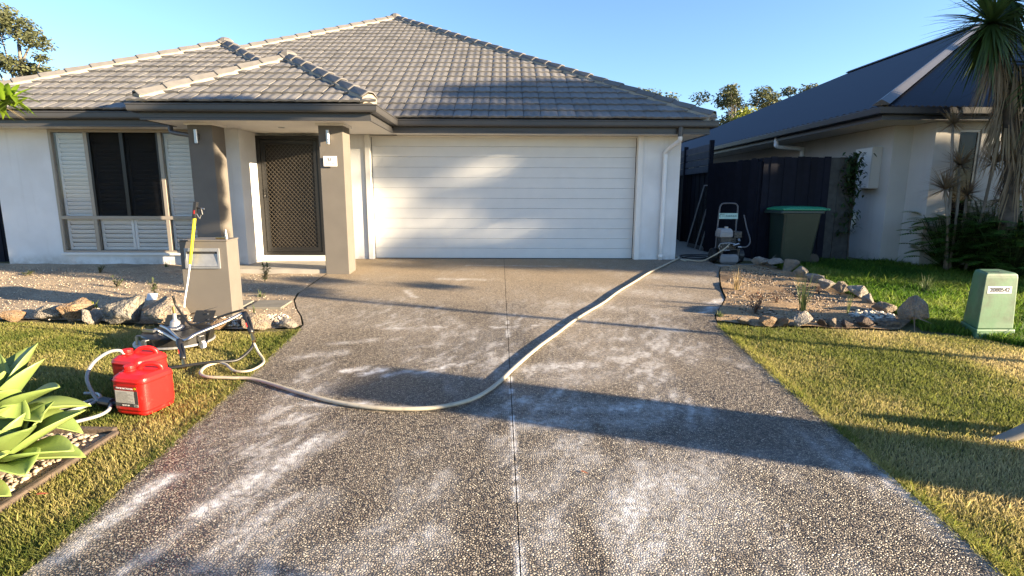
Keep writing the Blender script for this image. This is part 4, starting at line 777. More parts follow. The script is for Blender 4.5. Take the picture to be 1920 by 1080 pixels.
for i, (lab, c, s, m_, rz) in enumerate([
    ('low tan rock nearest the driveway on the front bed edge', (2.60, 5.68), (.22, .2, .09), 'tan', 0), ('flat orange rock second along the front bed edge', (2.84, 5.66), (.24, .2, .13), 'orange', .2), ('orange rock touching the pale pointed rock', (2.99, 5.62), (.16, .18, .14), 'orange', .9),
    ('pale pointed rock on the front edge of the planting bed', (3.20, 5.62), (.30, .24, .19), 'pale', .4), ('small dark rock right of the pale pointed rock', (3.42, 5.60), (.14, .14, .10), 'dark', .2), ('little sandy rock in the middle of the front bed edge', (3.55, 5.60), (.16, .16, .11), 'tan', .6), ('second little dark rock of the front bed edge', (3.68, 5.58), (.14, .14, .10), 'dark', .6),
    ('flat reddish brown rock on the front bed edge', (3.88, 5.60), (.30, .2, .13), 'dark', .1), ('flat purplish rock beside the large boulder', (4.14, 5.60), (.30, .24, .11), 'grey', 0.),
    ('large domed boulder at the front corner of the planting bed', (4.42, 5.62), (.33, .32, .40), 'tan', .6), ('low rock behind the large domed boulder', (4.50, 6.18), (.34, .28, .16), 'tan', 1.2), ('small rock with bright top behind the low corner rock', (4.62, 6.62), (.22, .2, .16), 'pale', 1.),
    ('squat grey rock on the grass side of the bed', (4.62, 6.90), (.32, .26, .22), 'pale', .4), ('upright brown rock of the rear bed edge', (4.58, 7.18), (.24, .22, .20), 'tan', .8), ('rounded rock in the middle of the rear bed edge', (4.52, 7.44), (.28, .26, .19), 'pale', .2),
    ('long low rock of the rear bed edge', (4.60, 7.85), (.24, .40, .18), 'pale', .15), ('grey rock below the wheelie bin lawn', (4.66, 8.32), (.28, .34, .22), 'pale', .3), ('pale slanting rock near the wheelie bin', (4.70, 8.75), (.34, .36, .24), 'tan', .2), ('pale rock directly in front of the wheelie bin', (4.66, 9.08), (.36, .3, .20), 'pale', .1), ('rock nearest the pressure washer', (4.50, 9.32), (.40, .26, .20), 'pale', -.25)]):
    rock(lab, c, s, 71 + i, KR[m_], GR_, rz)
def pebbles(name, poly, n, r0, r1, mats, label, seed, zo=.0):
    r = np.random.default_rng(seed); P = np.array(poly); lo, hi = P.min(0), P.max(0); b = MB(); k = 0
    while k < n:
        x, y = r.uniform(lo[0], hi[0]), r.uniform(lo[1], hi[1])
        if not inpoly(np.array([x]), np.array([y]), poly)[0]: continue
        k += 1; s = r.uniform(r0, r1); a = r.uniform(0, 3.14); ca, sa = math.cos(a), math.sin(a); zc = gz(y) + zo + s * .35 + r.uniform(0, r0)
        V = []
        for (q, zz) in ((.62, -.45), (1, 0), (.62, .45)):
            for j in range(6):
                t = j * math.pi / 3 + r.uniform(-.2, .2); px, py = math.cos(t) * s * q * r.uniform(.85, 1.1), math.sin(t) * s * .72 * q * r.uniform(.85, 1.1); V.append((x + px * ca - py * sa, y + px * sa + py * ca, zc + zz * s))
        F = [(i * 6 + j, i * 6 + (j + 1) % 6, (i + 1) * 6 + (j + 1) % 6, (i + 1) * 6 + j) for i in range(2) for j in range(6)] + [(0, 5, 4, 3, 2, 1), (12, 13, 14, 15, 16, 17)]
        b.add(V, F, int(r.integers(len(mats))))
    return tag(b.build(name, mats, smooth=True), label, 'pebbles', kind='stuff')
KP = [M('pebble_a', (.50, .43, .33), .7, .15), M('pebble_b', (.36, .29, .21), .7, .15), M('pebble_c', (.60, .55, .46), .7, .1), M('pebble_d', (.26, .20, .15), .7, .2)]
pebbles('river_pebbles', [(-3.62, 5.60), (-2.95, 5.52), (-2.35, 5.62), (-2.5, 5.95), (-3.0, 5.98), (-3.05, 5.87), (-3.62, 5.87)], 900, .011, .024, KP, 'small river pebbles round the letterbox foot', 3, .012)
pebbles('river_pebbles', [(-4.15, 2.2), (-2.60, 2.2), (-2.58, 3.2), (-4.15, 3.24)], 2900, .011, .024, [KP[1], KP[3], KP[3], KP[1]], 'river pebbles under the agave behind the timber edge', 4, .0)
pebbles('river_pebbles', [(3.85, 5.68), (4.25, 5.66), (4.45, 5.95), (4.3, 6.2), (3.95, 6.0)], 260, .014, .03, [KP[0], KP[2], KR['grey']], 'loose pale stones beside the domed boulder', 5, .02)
pebbles('gravel_chips', [(-9.0, 5.9), (-3.7, 5.75), (-2.3, 5.7), (-2.85, 7.1), (-2.9, 8.3), (-4.9, 8.4), (-9.0, 9.1)], 3500, .005, .012, [KP[0], KP[1], KP[3]], 'fine gravel chips strewn over the front bed', 6, .005)
pebbles('gravel_chips', [(2.5, 5.85), (4.2, 5.6), (4.5, 6.6), (4.4, 9.1), (3.8, 9.1), (3.1, 7.4), (2.9, 6.85)], 2200, .006, .018, [KP[1], KP[3], K['soil']], 'clods and chips strewn over the planting bed', 7, .008)
bed('corner_bed', [(-4.2, 2.15), (-2.56, 2.15), (-2.53, 3.24), (-4.2, 3.28)], K['granite'], zo=.0, amp=.012)
tb = thing('timber_edging', 'weathered timber sleeper edging the agave bed', 'edging', (-2.54, 3.0, gz(3)))
for i, (a, c) in enumerate((((-2.545, 2.15), (-2.50, 3.24)), ((-2.53, 3.27), (-4.2, 3.32)))):
    b = MB(); b.bar((a[0], a[1], gz(a[1]) + .0), (c[0], c[1], gz(c[1]) + .0), .045, .045); b.build('sleeper', K['timber'], tb, bevel=.01)
b = MB()
for i, (x0, x1) in enumerate(((-3.11, -2.70), (-3.60, -3.18))):
    b = MB(); z = gz(6.45) + .012; b.add([(x0, 6.27, gz(6.27) + .03), (x1, 6.27, gz(6.27) + .03), (x1, 6.62, gz(6.62) + .03), (x0, 6.62, gz(6.62) + .03), (x0, 6.27, z - .06), (x1, 6.27, z - .06), (x1, 6.62, z - .06), (x0, 6.62, z - .06)], [(0, 1, 2, 3), (4, 5, 1, 0), (5, 6, 2, 1), (6, 7, 3, 2), (7, 4, 0, 3)])
    tag(b.build('stepping_paver', K['paver'], bevel=.004), ('square grey paver set in gravel beside the driveway curve', 'square grey paver half hidden behind the letterbox')[i], 'paver')

# ---------------------------------------------------------------- green utility pillar
gx = thing('utility_pillar', 'pale green utility pillar box with white number plate 2080542', 'utility box', (5.0, 5.42, gz(5.42)))
b = MB(); b.loft([[(4.80, 5.255, -.30), (5.205, 5.255, -.30), (5.30, 5.64, -.30), (4.96, 5.64, -.30)], [(4.80, 5.255, -.165), (5.205, 5.255, -.165), (5.30, 5.64, -.165), (4.96, 5.64, -.165)]]); b.build('plinth', K['green'], gx, bevel=.012)
b = MB(); q = lambda e, z: [(4.815 + e, 5.268 + e * .6, z), (5.192 - e, 5.268 + e * .6, z), (5.285 - e, 5.625 - e, z), (4.97 + e, 5.625 - e, z)]
b.loft([q(0, -.163), q(.02, .36), q(.026, .40), q(.05, .415)]); b.build('cover', K['green'], gx, bevel=.014, seg=3)
b = MB(); b.obox((4.995, 5.2765, .242), (.123, 0, 0), (0, .001, 0), (0, .012 * .07 / .55, .036)); b.build('number_plate', K['sign'], gx)
text('2080542', .060, (4.997, 5.2735, .222), K['ink'], gx, rot=(R(88.8), 0, 0), sx=.98)
b = MB(); [b.box(4.90 + i * .017, 4.911 + i * .017, 5.36 + .01 * (i % 2), 5.40, .4145, .4165) for i in range(10) if i != 5]; b.build('moulded_marks', K['lettering'], gx)
st = MB(); st.tube(curve_pts([(3.05, 3.16, -.40), (3.20, 3.15, -.335), (3.45, 3.13, -.20), (3.75, 3.08, -.10), (4.1, 3.0, -.16), (4.4, 2.9, -.37)], 5), [.03 + .0012 * k for k in range(26)], 9); tag(st.build('bent_log', K['gum'], smooth=True), 'weathered bent log lying at the right edge of the dry lawn', 'log')
lf = MB()
lf.blade((-2.42, 2.55, gz(2.55) + .025), (1, .1, .1), .06, .03, .1); tag(lf.build('fallen_leaf', M('red_leaf', (.45, .08, .05), .6)), 'fallen pinkish red leaf on the front left lawn', 'leaf')
for k_, (x_, y_, l_) in enumerate(((-2.30, 3.93, 'curled tan leaf on the lawn edge right of the drums'), (-2.22, 3.18, 'dry pale leaf on the strip of lawn below the drums'), (-2.40, 3.22, 'small crumpled brown leaf near the timber corner'))):
    q_ = MB(); q_.blade((x_, y_, gz(y_) + .02), (.5, -.6 + k_ * .5, .25), .05, .026, -.1, 3); q_.blade((x_ + .01, y_, gz(y_) + .02), (-.3, -.6, .4), .035, .02, -.2, 3); tag(q_.build('fallen_leaf', K['deadleaf']), l_, 'leaf')
lf = MB(); lf.blade((.42, 2.78, gz(2.78) + .012), (.6, -.5, .05), .05, .02, .1); tag(lf.build('fallen_leaf', M('rust_leaf', (.40, .13, .05), .6)), 'small rust coloured leaf lying on the driveway', 'leaf')
# ---------------------------------------------------------------- pressure washer and wheelie bin
pw = thing('pressure_washer', 'petrol pressure washer on two wheels standing beside the dark fence', 'pressure washer', (3.98, 9.62, gz(9.5)))
zz = gz(9.5)
for x in (3.76, 4.24):
    b = MB(); b.tube([(x - .045, 9.66, zz + .13), (x - .04, 9.66, zz + .13), (x + .04, 9.66, zz + .13), (x + .045, 9.66, zz + .13)], [.10, .13, .13, .10], 20); wh = b.build('wheel', K['rubber'], pw)
    b = MB(); b.cyl((x - .047, 9.66, zz + .13), (x + .047, 9.66, zz + .13), .055, 14); b.build('rim', K['engine'], wh)
b = MB(); b.tube(curve_pts([(3.80, 9.66, zz + .18), (3.84, 9.74, zz + .6), (3.875, 9.78, zz + .96), (3.90, 9.79, zz + 1.03), (3.95, 9.79, zz + 1.06), (4.14, 9.79, zz + 1.06), (4.19, 9.79, zz + 1.03), (4.205, 9.78, zz + .96), (4.18, 9.74, zz + .6), (4.16, 9.66, zz + .18)], 5), .014, 10); b.build('handle_frame', K['dpipe_d'], pw, smooth=True)
b = MB(); b.obox((4.03, 9.745, zz + .835), (.172, 0, 0), (0, .003, 0), (0, .006, .052)); pl_ = b.build('name_plate', K['mint'], pw)
b = MB(); yq = 9.739
for (z, x0, x1) in ((.868, 3.885, 3.955), (.835, 3.91, 3.965), (.802, 3.885, 3.95)): b.box(x0, x1, yq, yq + .004, zz + z - .004, zz + z + .004)
b.bar((3.885, yq + .002, zz + .868), (3.868, yq + .002, zz + .836), .008, .004, upv=(0, 1, 0)); b.bar((3.868, yq + .002, zz + .838), (3.885, yq + .002, zz + .802), .008, .004, upv=(0, 1, 0))
for i in range(15): b.box(3.975 + i * .0138, 3.984 + i * .0138, yq, yq + .004, zz + .826, zz + .838 + .005 * ((i * 5) % 3))
b.build('plate_marks', K['lettering'], pw)
b = MB(); b.box(3.80, 4.18, 9.45, 9.80, zz + .05, zz + .085); b.box(3.82, 3.86, 9.46, 9.78, zz + .085, zz + .24); b.box(4.12, 4.16, 9.46, 9.78, zz + .085, zz + .24); b.box(3.81, 4.17, 9.47, 9.78, zz + .24, zz + .262); b.build('base_frame', K['engine'], pw, bevel=.004)
b = MB(); b.loft([[(3.80 + e, 9.40 + e, zz + z), (4.12 - e, 9.40 + e, zz + z), (4.12 - e, 9.44, zz + z), (3.80 + e, 9.44, zz + z)] for e, z in ((.03, .0), (.0, .04), (.0, .13), (.03, .17))]); b.build('skid_plate', M('skid_grey', (.17, .17, .17), .6, .1), pw, bevel=.008)
b = MB(); b.loft([[(3.79 + e, 9.46 + e, zz + z), (4.02 - e, 9.46 + e, zz + z), (4.02 - e, 9.70 - e, zz + z), (3.79 + e, 9.70 - e, zz + z)] for e, z in ((.03, .455), (.0, .475), (.0, .54), (.008, .546), (.0, .552), (.015, .60), (.04, .625))]); b.build('fuel_tank', K['tank'], pw, bevel=.012, seg=3)
b = MB(); b.lathe([(.035, 0), (.036, .02), (.03, .03)], (3.93, 9.56, zz + .625), 16); b.build('fuel_cap', K['galv'], pw)
b = MB(); b.box(3.83, 4.10, 9.50, 9.74, zz + .262, zz + .455); 
for i in range(5): b.box(4.02, 4.17, 9.47, 9.70, zz + .30 + i * .028, zz + .314 + i * .028)
b.build('engine_block', K['engine'], pw, bevel=.006)
b = MB(); b.box(4.03, 4.17, 9.44, 9.62, zz + .46, zz + .575); b.box(4.035, 4.09, 9.432, 9.45, zz + .50, zz + .56); b.box(4.105, 4.16, 9.432, 9.45, zz + .50, zz + .56); b.build('air_filter', K['engine'], pw, bevel=.008)
b = MB(); b.cyl((3.88, 9.455, zz + .30), (3.88, 9.50, zz + .30), .085, 24); b.build('recoil_cover', K['engine'], pw, bevel=.004)
for k in range(6):
    a = k * math.pi / 3; b = MB(); b.cyl((3.88 + .062 * math.cos(a), 9.448, zz + .30 + .062 * math.sin(a)), (3.88 + .062 * math.cos(a), 9.456, zz + .30 + .062 * math.sin(a)), .008, 8); b.build('bolt', K['steel'], pw)
b = MB(); b.tube([(3.80, 9.45, zz + .36), (3.95, 9.44, zz + .37), (4.05, 9.44, zz + .36)], .010, 8); b.tube([(3.80, 9.45, zz + .36), (3.77, 9.45, zz + .30), (3.80, 9.45, zz + .235), (3.97, 9.44, zz + .24)], .008, 8); b.cyl((4.02, 9.43, zz + .33), (4.12, 9.43, zz + .36), .018, 10); b.cyl((4.13, 9.44, zz + .40), (4.13, 9.47, zz + .44), .024, 12); b.cyl((4.10, 9.42, zz + .30), (4.16, 9.42, zz + .30), .016, 10); b.build('pump_pipes', K['galv'], pw, smooth=False)
b = MB(); b.tube(curve_pts([(4.15, 9.43, zz + .30), (4.24, 9.43, zz + .30), (4.32, 9.47, zz + .34), (4.345, 9.5, zz + .43), (4.31, 9.58, zz + .62), (4.275, 9.66, zz + .86)], 6), .012, 8); b.build('outlet_hose', K['dpipe_d'], pw, smooth=True)

bn = thing('wheelie_bin', 'dark green wheelie bin with bright green lid by the fence', 'bin', (5.12, 9.55, gz(9.55)))
zb = gz(9.4)
def binring(x0, x1, y0, y1, z, r=.04, n=4):
    P = []
    for (cx_, cy_, a0) in ((x1 - r, y0 + r, -90), (x1 - r, y1 - r, 0), (x0 + r, y1 - r, 90), (x0 + r, y0 + r, 180)):
        for k in range(n + 1): a = R(a0 + 90 * k / n); P.append((cx_ + r * math.cos(a), cy_ + r * math.sin(a), z))
    return P
b = MB(); b.loft([binring(4.86, 5.34, 9.35, 9.78, zb + .02), binring(4.84, 5.38, 9.33, 9.80, zb + .06), binring(4.82, 5.47, 9.28, 9.84, zb + .88), binring(4.82, 5.48, 9.28, 9.84, zb + .90)]); b.build('body', K['bing'], bn, bevel=0, smooth=False)
b = MB(); b.loft([binring(4.72, 5.50, 9.24, 9.88, zb + .90), binring(4.74, 5.52, 9.245, 9.875, zb + .955)]); b.build('rim', K['bing'], bn, bevel=.01)
b = MB(); b.loft([binring(4.77, 5.55, 9.23, 9.89, zb + .958, .05), binring(4.77, 5.56, 9.23, 9.89, zb + .985, .05), binring(4.86, 5.50, 9.28, 9.84, zb + 1.015, .08), binring(4.98, 5.36, 9.36, 9.76, zb + 1.025, .1)]); ld = b.build('lid', K['lid'], bn, bevel=.006)
b = MB(); b.tube([(5.585, 9.28, zb + .975), (5.585, 9.84, zb + .975)], .018, 10); b.box(5.54, 5.585, 9.30, 9.36, zb + .965, zb + .985); b.box(5.54, 5.585, 9.76, 9.82, zb + .965, zb + .985); b.build('lid_handle', K['lid'], ld)
for y in (9.36, 9.76):
    b = MB(); b.cyl((5.42, y - .03, zb + .10), (5.42, y + .03, zb + .10), .10, 20); b.build('wheel', K['rubber'], bn)
b = MB()
for i in range(6): b.box(4.85 + i * .012, 4.858 + i * .012, 9.299, 9.304, zb + .735 + .004 * (i % 2), zb + .748)
b.build('bin_marking', K['sign'], bn)

# ---------------------------------------------------------------- fences between the houses
def fence(name, label, a, c, h, mat, pw_=.115, drop=0, rails=True, base=None, seed=1, bow=.02):
    a, c = Vector((*a, 0)), Vector((*c, 0)); d = (c - a); L = d.length; d.normalize(); n = Vector((d.y, -d.x, 0)); t = thing(name, label, 'fence', ((a + c) / 2)[:]); WL[t] = (a + c) / 2; r = random.Random(seed); k = int(L / pw_)
    for i in range(k):
        p = a + d * (i + .5) * (L / k); z0 = gz(p.y) - .05 if base is None else base; hh = h + r.uniform(-.012, .012) + drop * i / k
        b = MB(); o = n * (.012 if i % 2 else 0.0); b.obox((p.x + o.x, p.y + o.y, (z0 + hh) / 2), d * (L / k * (.49 if i % 2 else .53)), n * .0085, Vector((r.uniform(-.004, .004), 0, (hh - z0) / 2))); b.build('paling', mat, t)
    if rails:
        for z in (.35, 1.0, h - .12):
            b = MB(); q = -n * .035; b.bar((a.x + q.x, a.y + q.y, z), (c.x + q.x, c.y + q.y, z), .035, .07); b.build('rail', mat, t)
        for i in range(int(L / 1.8) + 1):
            p = a + d * min(L, i * 1.8) - n * .09; b = MB(); b.box(p.x - .05, p.x + .05, p.y - .05, p.y + .05, -.1, h - .08); b.build('post', mat, t)
    return t
fence('paling_fence', 'dark painted paling fence panel behind the wheelie bin', (4.70, 9.96), (5.93, 9.96), 1.885, K['fence'])
fence('paling_fence', 'unpainted weathered paling fence end beside the neighbour wall', (5.94, 9.97), (6.42, 9.97), 1.885, K['pal'], pw_=.14, rails=False, seed=3)
fence('paling_fence', 'dark paling side fence receding behind the pressure washer', (4.70, 16.5), (4.70, 10.0), 1.88, K['fence'], pw_=.15, seed=5)
gt = thing('side_gate', 'dark boarded gate panel standing open against the side fence', 'gate', (4.55, 10.6, 0))
for i in range(7):
    b = MB(); x = 4.28 + i * .06; y = 11.35 - i * .19; b.obox((x, y, .93), Vector((.03, -.092, 0)), Vector((.009, .003, 0)), (0, 0, .92)); b.build('board', K['fence'], gt)
hf = thing('slatted_fence', 'dark horizontal slatted screen above the far side fence', 'fence', (4.72, 14.5, 1.6))
for i in range(4):
    for j in range(3):
        b = MB(); y0 = 12.35 + j * 1.75; b.box(4.60, 4.62, y0 + .03, y0 + 1.70, 1.72 + i * .16, 1.865 + i * .16); b.build('slat', M('slat_grey', (.06, .065, .08), .7, .2, rnd=.3) if i + j == 0 else bpy.data.materials['slat_grey'], hf)
for j in range(4):
    b = MB(); y0 = 12.35 + j * 1.75; b.box(4.57, 4.66, y0 - .045, y0 + .025, .0, 2.42); b.build('post', K['fence'], hf)
fence('paling_fence', 'dark fence at the far left side of the house', (-12.0, 9.62), (-8.65, 9.62), 1.66, K['fence'], seed=8)
sd = thing('screen_panel', 'aluminium framed fly screen leaning against the side fence', 'screen', (4.35, 11.6, 0))
A, B_, C_, D_ = Vector((4.22, 12.5, .0)), Vector((4.22, 11.62, .0)), Vector((4.56, 11.62, 1.42)), Vector((4.56, 12.5, 1.42))
b = MB()
for (p0, p1) in ((A, B_), (B_, C_), (C_, D_), (D_, A), ((A * .35 + B_ * .65), (D_ * .35 + C_ * .65))): b.bar(p0, p1, .022, .022)
b.build('frame', K['alu'], sd); b = MB(); b.add([A + Vector((.012, 0, 0)), B_ + Vector((.012, 0, 0)), C_ + Vector((.012, 0, 0)), D_ + Vector((.012, 0, 0))], [(0, 1, 2, 3)]); b.build('mesh', K['screen'], sd)

# ---------------------------------------------------------------- neighbouring house
nb = thing('neighbour_house', 'neighbouring house with dark corrugated metal roof and cream rendered walls', 'house', (10, 14, 0))
for q in ((6.88, 7.22, 9.74, 32, -.2, 2.42), (7.22, 7.42, 9.22, 10.0, -.2, 2.42), (7.42, 7.62, 9.24, 9.44, -.2, 2.42), (8.02, 16, 9.24, 9.44, -.2, 2.42), (7.62, 8.02, 9.24, 9.44, -.2, .45), (7.62, 8.02, 9.24, 9.44, 2.3, 2.42)):
    b = MB(); b.box(*q); b.build('wall', K['nwall'], nb)
b = MB(); b.box(6.12, 6.88, 8.99, 32, 2.425, 2.44); b.box(6.88, 16, 8.99, 9.74, 2.425, 2.44); b.build('soffit', K['nwall'], nb)
b = MB(); b.add(*sweep([(5.98, 34), (5.98, 8.85), (18, 8.85)], [(0, 2.60), (-.006, 2.59), (.0, 2.50), (.02, 2.485), (.115, 2.485), (.115, 2.58), (.10, 2.58), (.10, 2.50), (.02, 2.50)])); b.build('gutter', K['ngut'], nb)
b = MB(); b.add(*sweep([(5.98, 34), (5.98, 8.85), (18, 8.85)], [(.117, 2.60), (.117, 2.41), (.14, 2.41), (.14, 2.60)])); b.build('fascia', K['ngut'], nb)
tn = .44; RX, RZ, Y1_, Y2_ = 14.56, 2.62 + 8.58 * .44, 17.43, 23.86
b = MB()
def corr(P0, eave, upv, L, half_clip, pitch=.076):      # corrugated sheet strips across the slope
    pass
# left slope, ribs run up the slope (along x); visible ribs on the near hip end
nrib = int((34 - 8.85) / .19)
V = []; F = []
for i in range(nrib * 4 + 1):
    y = 8.87 + i * .19 / 4; ph = math.cos(i * math.pi / 2) * .008; xr = 5.98 + min(8.58, y - 8.85, 32.4 - y + .02)
    xr = max(xr, 5.99); V += [(5.99, y, 2.61 + ph), (xr, y, 2.61 + (xr - 5.98) * tn + ph)]
for i in range(nrib * 4): F.append((2 * i, 2 * i + 2, 2 * i + 3, 2 * i + 1))
b.add(V, F); 
V = []; F = []; n_ = int(17.1 / .0475)
for i in range(n_ + 1):
    x = 6.0 + i * .0475; ph = math.cos(i * math.pi) * .009; yr = 8.85 + min(x - 5.98, 23.14 - x, 8.58); V += [(x, 8.87, 2.61 + ph), (x, yr, 2.61 + (yr - 8.85) * tn + ph)]
for i in range(n_): F.append((2 * i, 2 * i + 2, 2 * i + 3, 2 * i + 1))
b.add(V, F); b.add([(23.14, 8.85, 2.61), (23.14, 32.4, 2.61), (RX, Y2_, RZ), (RX, Y1_, RZ)], [(0, 1, 2, 3)]); b.add([(5.98, 32.4, 2.61), (RX, Y2_, RZ), (23.14, 32.4, 2.61)], [(0, 1, 2)])
nrf = b.build('roof', K['nroof'], nb)
def flash(p0, p1, w_=.12):
    p0, p1 = Vector(p0), Vector(p1); d = (p1 - p0).normalized(); h = Vector((d.y, -d.x, 0)).normalized(); u = h.cross(d); u = u if u.z > 0 else -u; b = MB()
    b.loft([[p - h * w_ - u * .045, p - h * .03 + u * .02, p + u * .035, p + h * .03 + u * .02, p + h * w_ - u * .045, p + h * w_ * .9 - u * .055, p - h * w_ * .9 - u * .055] for p in (p0, p1)]); b.build('hip_flashing', K['ncap'], nrf)
flash((5.98, 8.85, 2.67), (RX, Y1_, RZ + .05)); flash((RX, Y1_, RZ + .05), (RX, Y2_, RZ + .05))
b = MB(); b.box(7.625, 8.015, 9.26, 9.30, .455, .50); b.box(7.625, 8.015, 9.26, 9.30, 2.255, 2.298); b.box(7.625, 7.665, 9.26, 9.30, .50, 2.255); b.box(7.975, 8.015, 9.26, 9.30, .50, 2.255); nw = b.build('window', K['frame'], nb); b = MB(); b.box(7.665, 7.975, 9.275, 9.28, .5, 2.255); b.build('pane', glass('dark_glass', (.2, .2, .2), .85, (.008, .008, .009), .03), nw)
b = MB(); b.tube(curve_pts([(6.12, 12.45, 2.485), (6.12, 12.45, 2.36), (6.17, 12.45, 2.29), (6.72, 12.62, 2.27), (6.82, 12.64, 2.22), (6.83, 12.64, 2.1), (6.83, 12.64, 0)], 5), .045, 12); b.build('downpipe', K['pvc'], nb, smooth=True)
mb = thing('meter_cabinet', 'pale metal meter cabinet with vent slots on the neighbour wall', 'cabinet', (6.85, 10.25, 1.7))
b = MB(); b.box(6.70, 6.879, 9.99, 10.48, 1.325, 2.075); b.build('case', K['nwall'], mb, bevel=.006)
b = MB(); b.box(6.692, 6.6985, 10.0, 10.47, 1.335, 2.065); b.build('door', K['soffit'], mb, bevel=.003)
b = MB()
for zc in (1.40, 1.97):
    for (yy, z) in ((10.30, -.02), (10.22, -.02), (10.26, 0), (10.18, 0), (10.22, .02)): b.box(6.690, 6.693, yy - .025, yy + .025, zc + z - .004, zc + z + .004)
b.build('vent_slots', K['ink'], mb)
cb = thing('cable_box', 'small white cable box low on the neighbour wall below the cabinet', 'box', (6.85, 10.65, .75))
b = MB(); b.box(6.79, 6.879, 10.52, 10.78, .64, .86); b.build('case', K['pvc'], cb, bevel=.012); b = MB(); b.tube(curve_pts([(6.83, 10.72, .64), (6.83, 10.72, .55), (6.83, 10.66, .50), (6.83, 10.58, .55), (6.83, 10.57, .64)], 4), .016, 8); b.tube(curve_pts([(6.86, 10.53, .66), (6.86, 10.5, .55), (6.86, 10.58, .46)], 4), .006, 6); b.build('conduit', K['pvc'], cb, smooth=True)

# ---------------------------------------------------------------- planting
LM = dict(agave=leafmat('agave_leaf', (.235, .315, .085), .2, .42, .22), yucca=leafmat('yucca_leaf', (.055, .095, .022), .35, .45, .25), xan=leafmat('philodendron_leaf', (.08, .16, .025), .45, .42, .25), gumleaf=leafmat('gum_leaf', (.095, .105, .045), .35, .6, .25), lime=leafmat('lime_leaf', (.24, .26, .03), .25, .5, .4), drac=leafmat('dracaena_leaf', (.26, .19, .12), .35, .55, .3), ivy=leafmat('ivy_leaf', (.025, .05, .012), .4, .5, .2), frang=leafmat('broad_leaf', (.17, .26, .02), .3, .4, .45), tuft=leafmat('tuft_leaf', (.10, .13, .045), .3, .6, .3), dry=leafmat('dry_stalk', (.32, .24, .12), .3, .7, .3), shade=leafmat('street_leaf', (.06, .10, .02), .3, .5, .25), redleaf=leafmat('reddish_leaf', (.20, .10, .05), .3, .6, .3))
blemish(LM['agave'], (.30, .25, .09), 7, .60, .74, .6)
def broad_leaf(B, C, T, wd, nrm, cup=.25, ns=10):
    B, C, T = map(Vector, (B, C, T)); nrm = Vector(nrm).normalized(); b = MB(); V = []; F = []
    for i in range(ns + 1):
        t = i / ns; p = B * (1 - t) ** 2 + C * 2 * t * (1 - t) + T * t * t; d = ((C - B) * (1 - t) + (T - C) * t).normalized(); s = d.cross(nrm).normalized(); u = s.cross(d)
        wv = wd * (.55 + .45 * math.sin(min(1, t / .55) * math.pi / 2)) * (1 - max(0, (t - .45) / .55) ** 1.7) * .5
        for q in (-1, -.5, 0, .5, 1): V.append(p + s * wv * q + u * (cup * wv * q * q - .1 * wv * (1 - abs(q))) )
    for i in range(ns):
        for k in range(4): F.append((i * 5 + k, i * 5 + k + 1, (i + 1) * 5 + k + 1, (i + 1) * 5 + k))
    b.add(V, F); return b
def agave(label, ctr, leaves, stem):
    t = thing('agave', label, 'agave', (ctr[0], ctr[1], gz(ctr[1])), 'agaves in the corner bed'); c = Vector(ctr)
    b = MB(); b.tube([(c.x, c.y, gz(c.y) - .03), c + Vector((0, 0, .03))], [.035, .05], 8); b.build('stem', K['bark'], t)
    for i, (az, el, L, wd, droop) in enumerate(leaves):
        a = R(az); d = Vector((math.cos(a) * math.cos(R(el)), math.sin(a) * math.cos(R(el)), math.sin(R(el)))); side = Vector((-math.sin(a), math.cos(a), 0)); n = d.cross(side); n = n if n.z > 0 else -n
        base = c + d * .03; T_ = base + d * L - Vector((0, 0, droop * L)); C_ = base + d * L * .5 + Vector((0, 0, .08 * L)); o = broad_leaf(base, C_, T_, wd * 1.7, n * 1.0 + Vector((0, 0, .0)), .38).build('leaf', LM['agave'], t, smooth=True)
        sm = o.modifiers.new('thick', 'SOLIDIFY'); sm.thickness = .005
agave('upper agave rosette with broad pale green leaves at the left edge', (-3.03, 3.02, -.16), [(15, 52, .42, .15, .0), (40, 62, .46, .15, 0), (-5, 28, .46, .15, .02), (-25, 12, .48, .14, .05), (-60, 20, .42, .14, .05), (80, 58, .42, .14, 0), (120, 40, .42, .15, 0), (165, 35, .42, .15, 0), (215, 30, .42, .15, .05), (260, 25, .45, .15, .08), (-40, 40, .36, .13, 0), (100, 75, .36, .12, 0), (-90, 60, .34, .12, 0), (5, -5, .44, .13, .14), (-45, -8, .40, .13, .16), (30, 5, .42, .13, .1), (-12, 70, .30, .10, 0)], .1)
agave('lower agave rosette spilling onto the pebbles at the left edge', (-2.78, 2.76, -.29), [(28, 30, .42, .14, .0), (-5, 14, .42, .14, .06), (-35, 12, .40, .14, .1), (10, 2, .38, .13, .06), (-20, 40, .34, .13, 0), (60, 45, .34, .13, 0), (100, 55, .34, .13, 0), (-70, 25, .32, .12, .05), (-110, 30, .32, .12, .05), (150, 40, .32, .12, 0), (200, 30, .32, .12, 0), (10, 62, .28, .11, 0), (-50, 55, .26, .1, 0)], .1)
agave('small agave offset at the bottom of the corner bed', (-2.82, 2.47, -.33), [(20, 35, .32, .12, .05), (-20, 15, .34, .12, .08), (0, 5, .32, .11, .06), (60, 50, .26, .1, 0), (110, 50, .26, .1, 0), (-70, 35, .25, .1, .05), (170, 40, .25, .1, 0), (230, 30, .25, .1, 0)], .1)

agave('agave rosette at the back of the corner bed left of the frame', (-3.55, 2.85, -.25), [(k * 51 + 10, 35 + 12 * (k % 3), .38, .13, .03) for k in range(12)], .1)

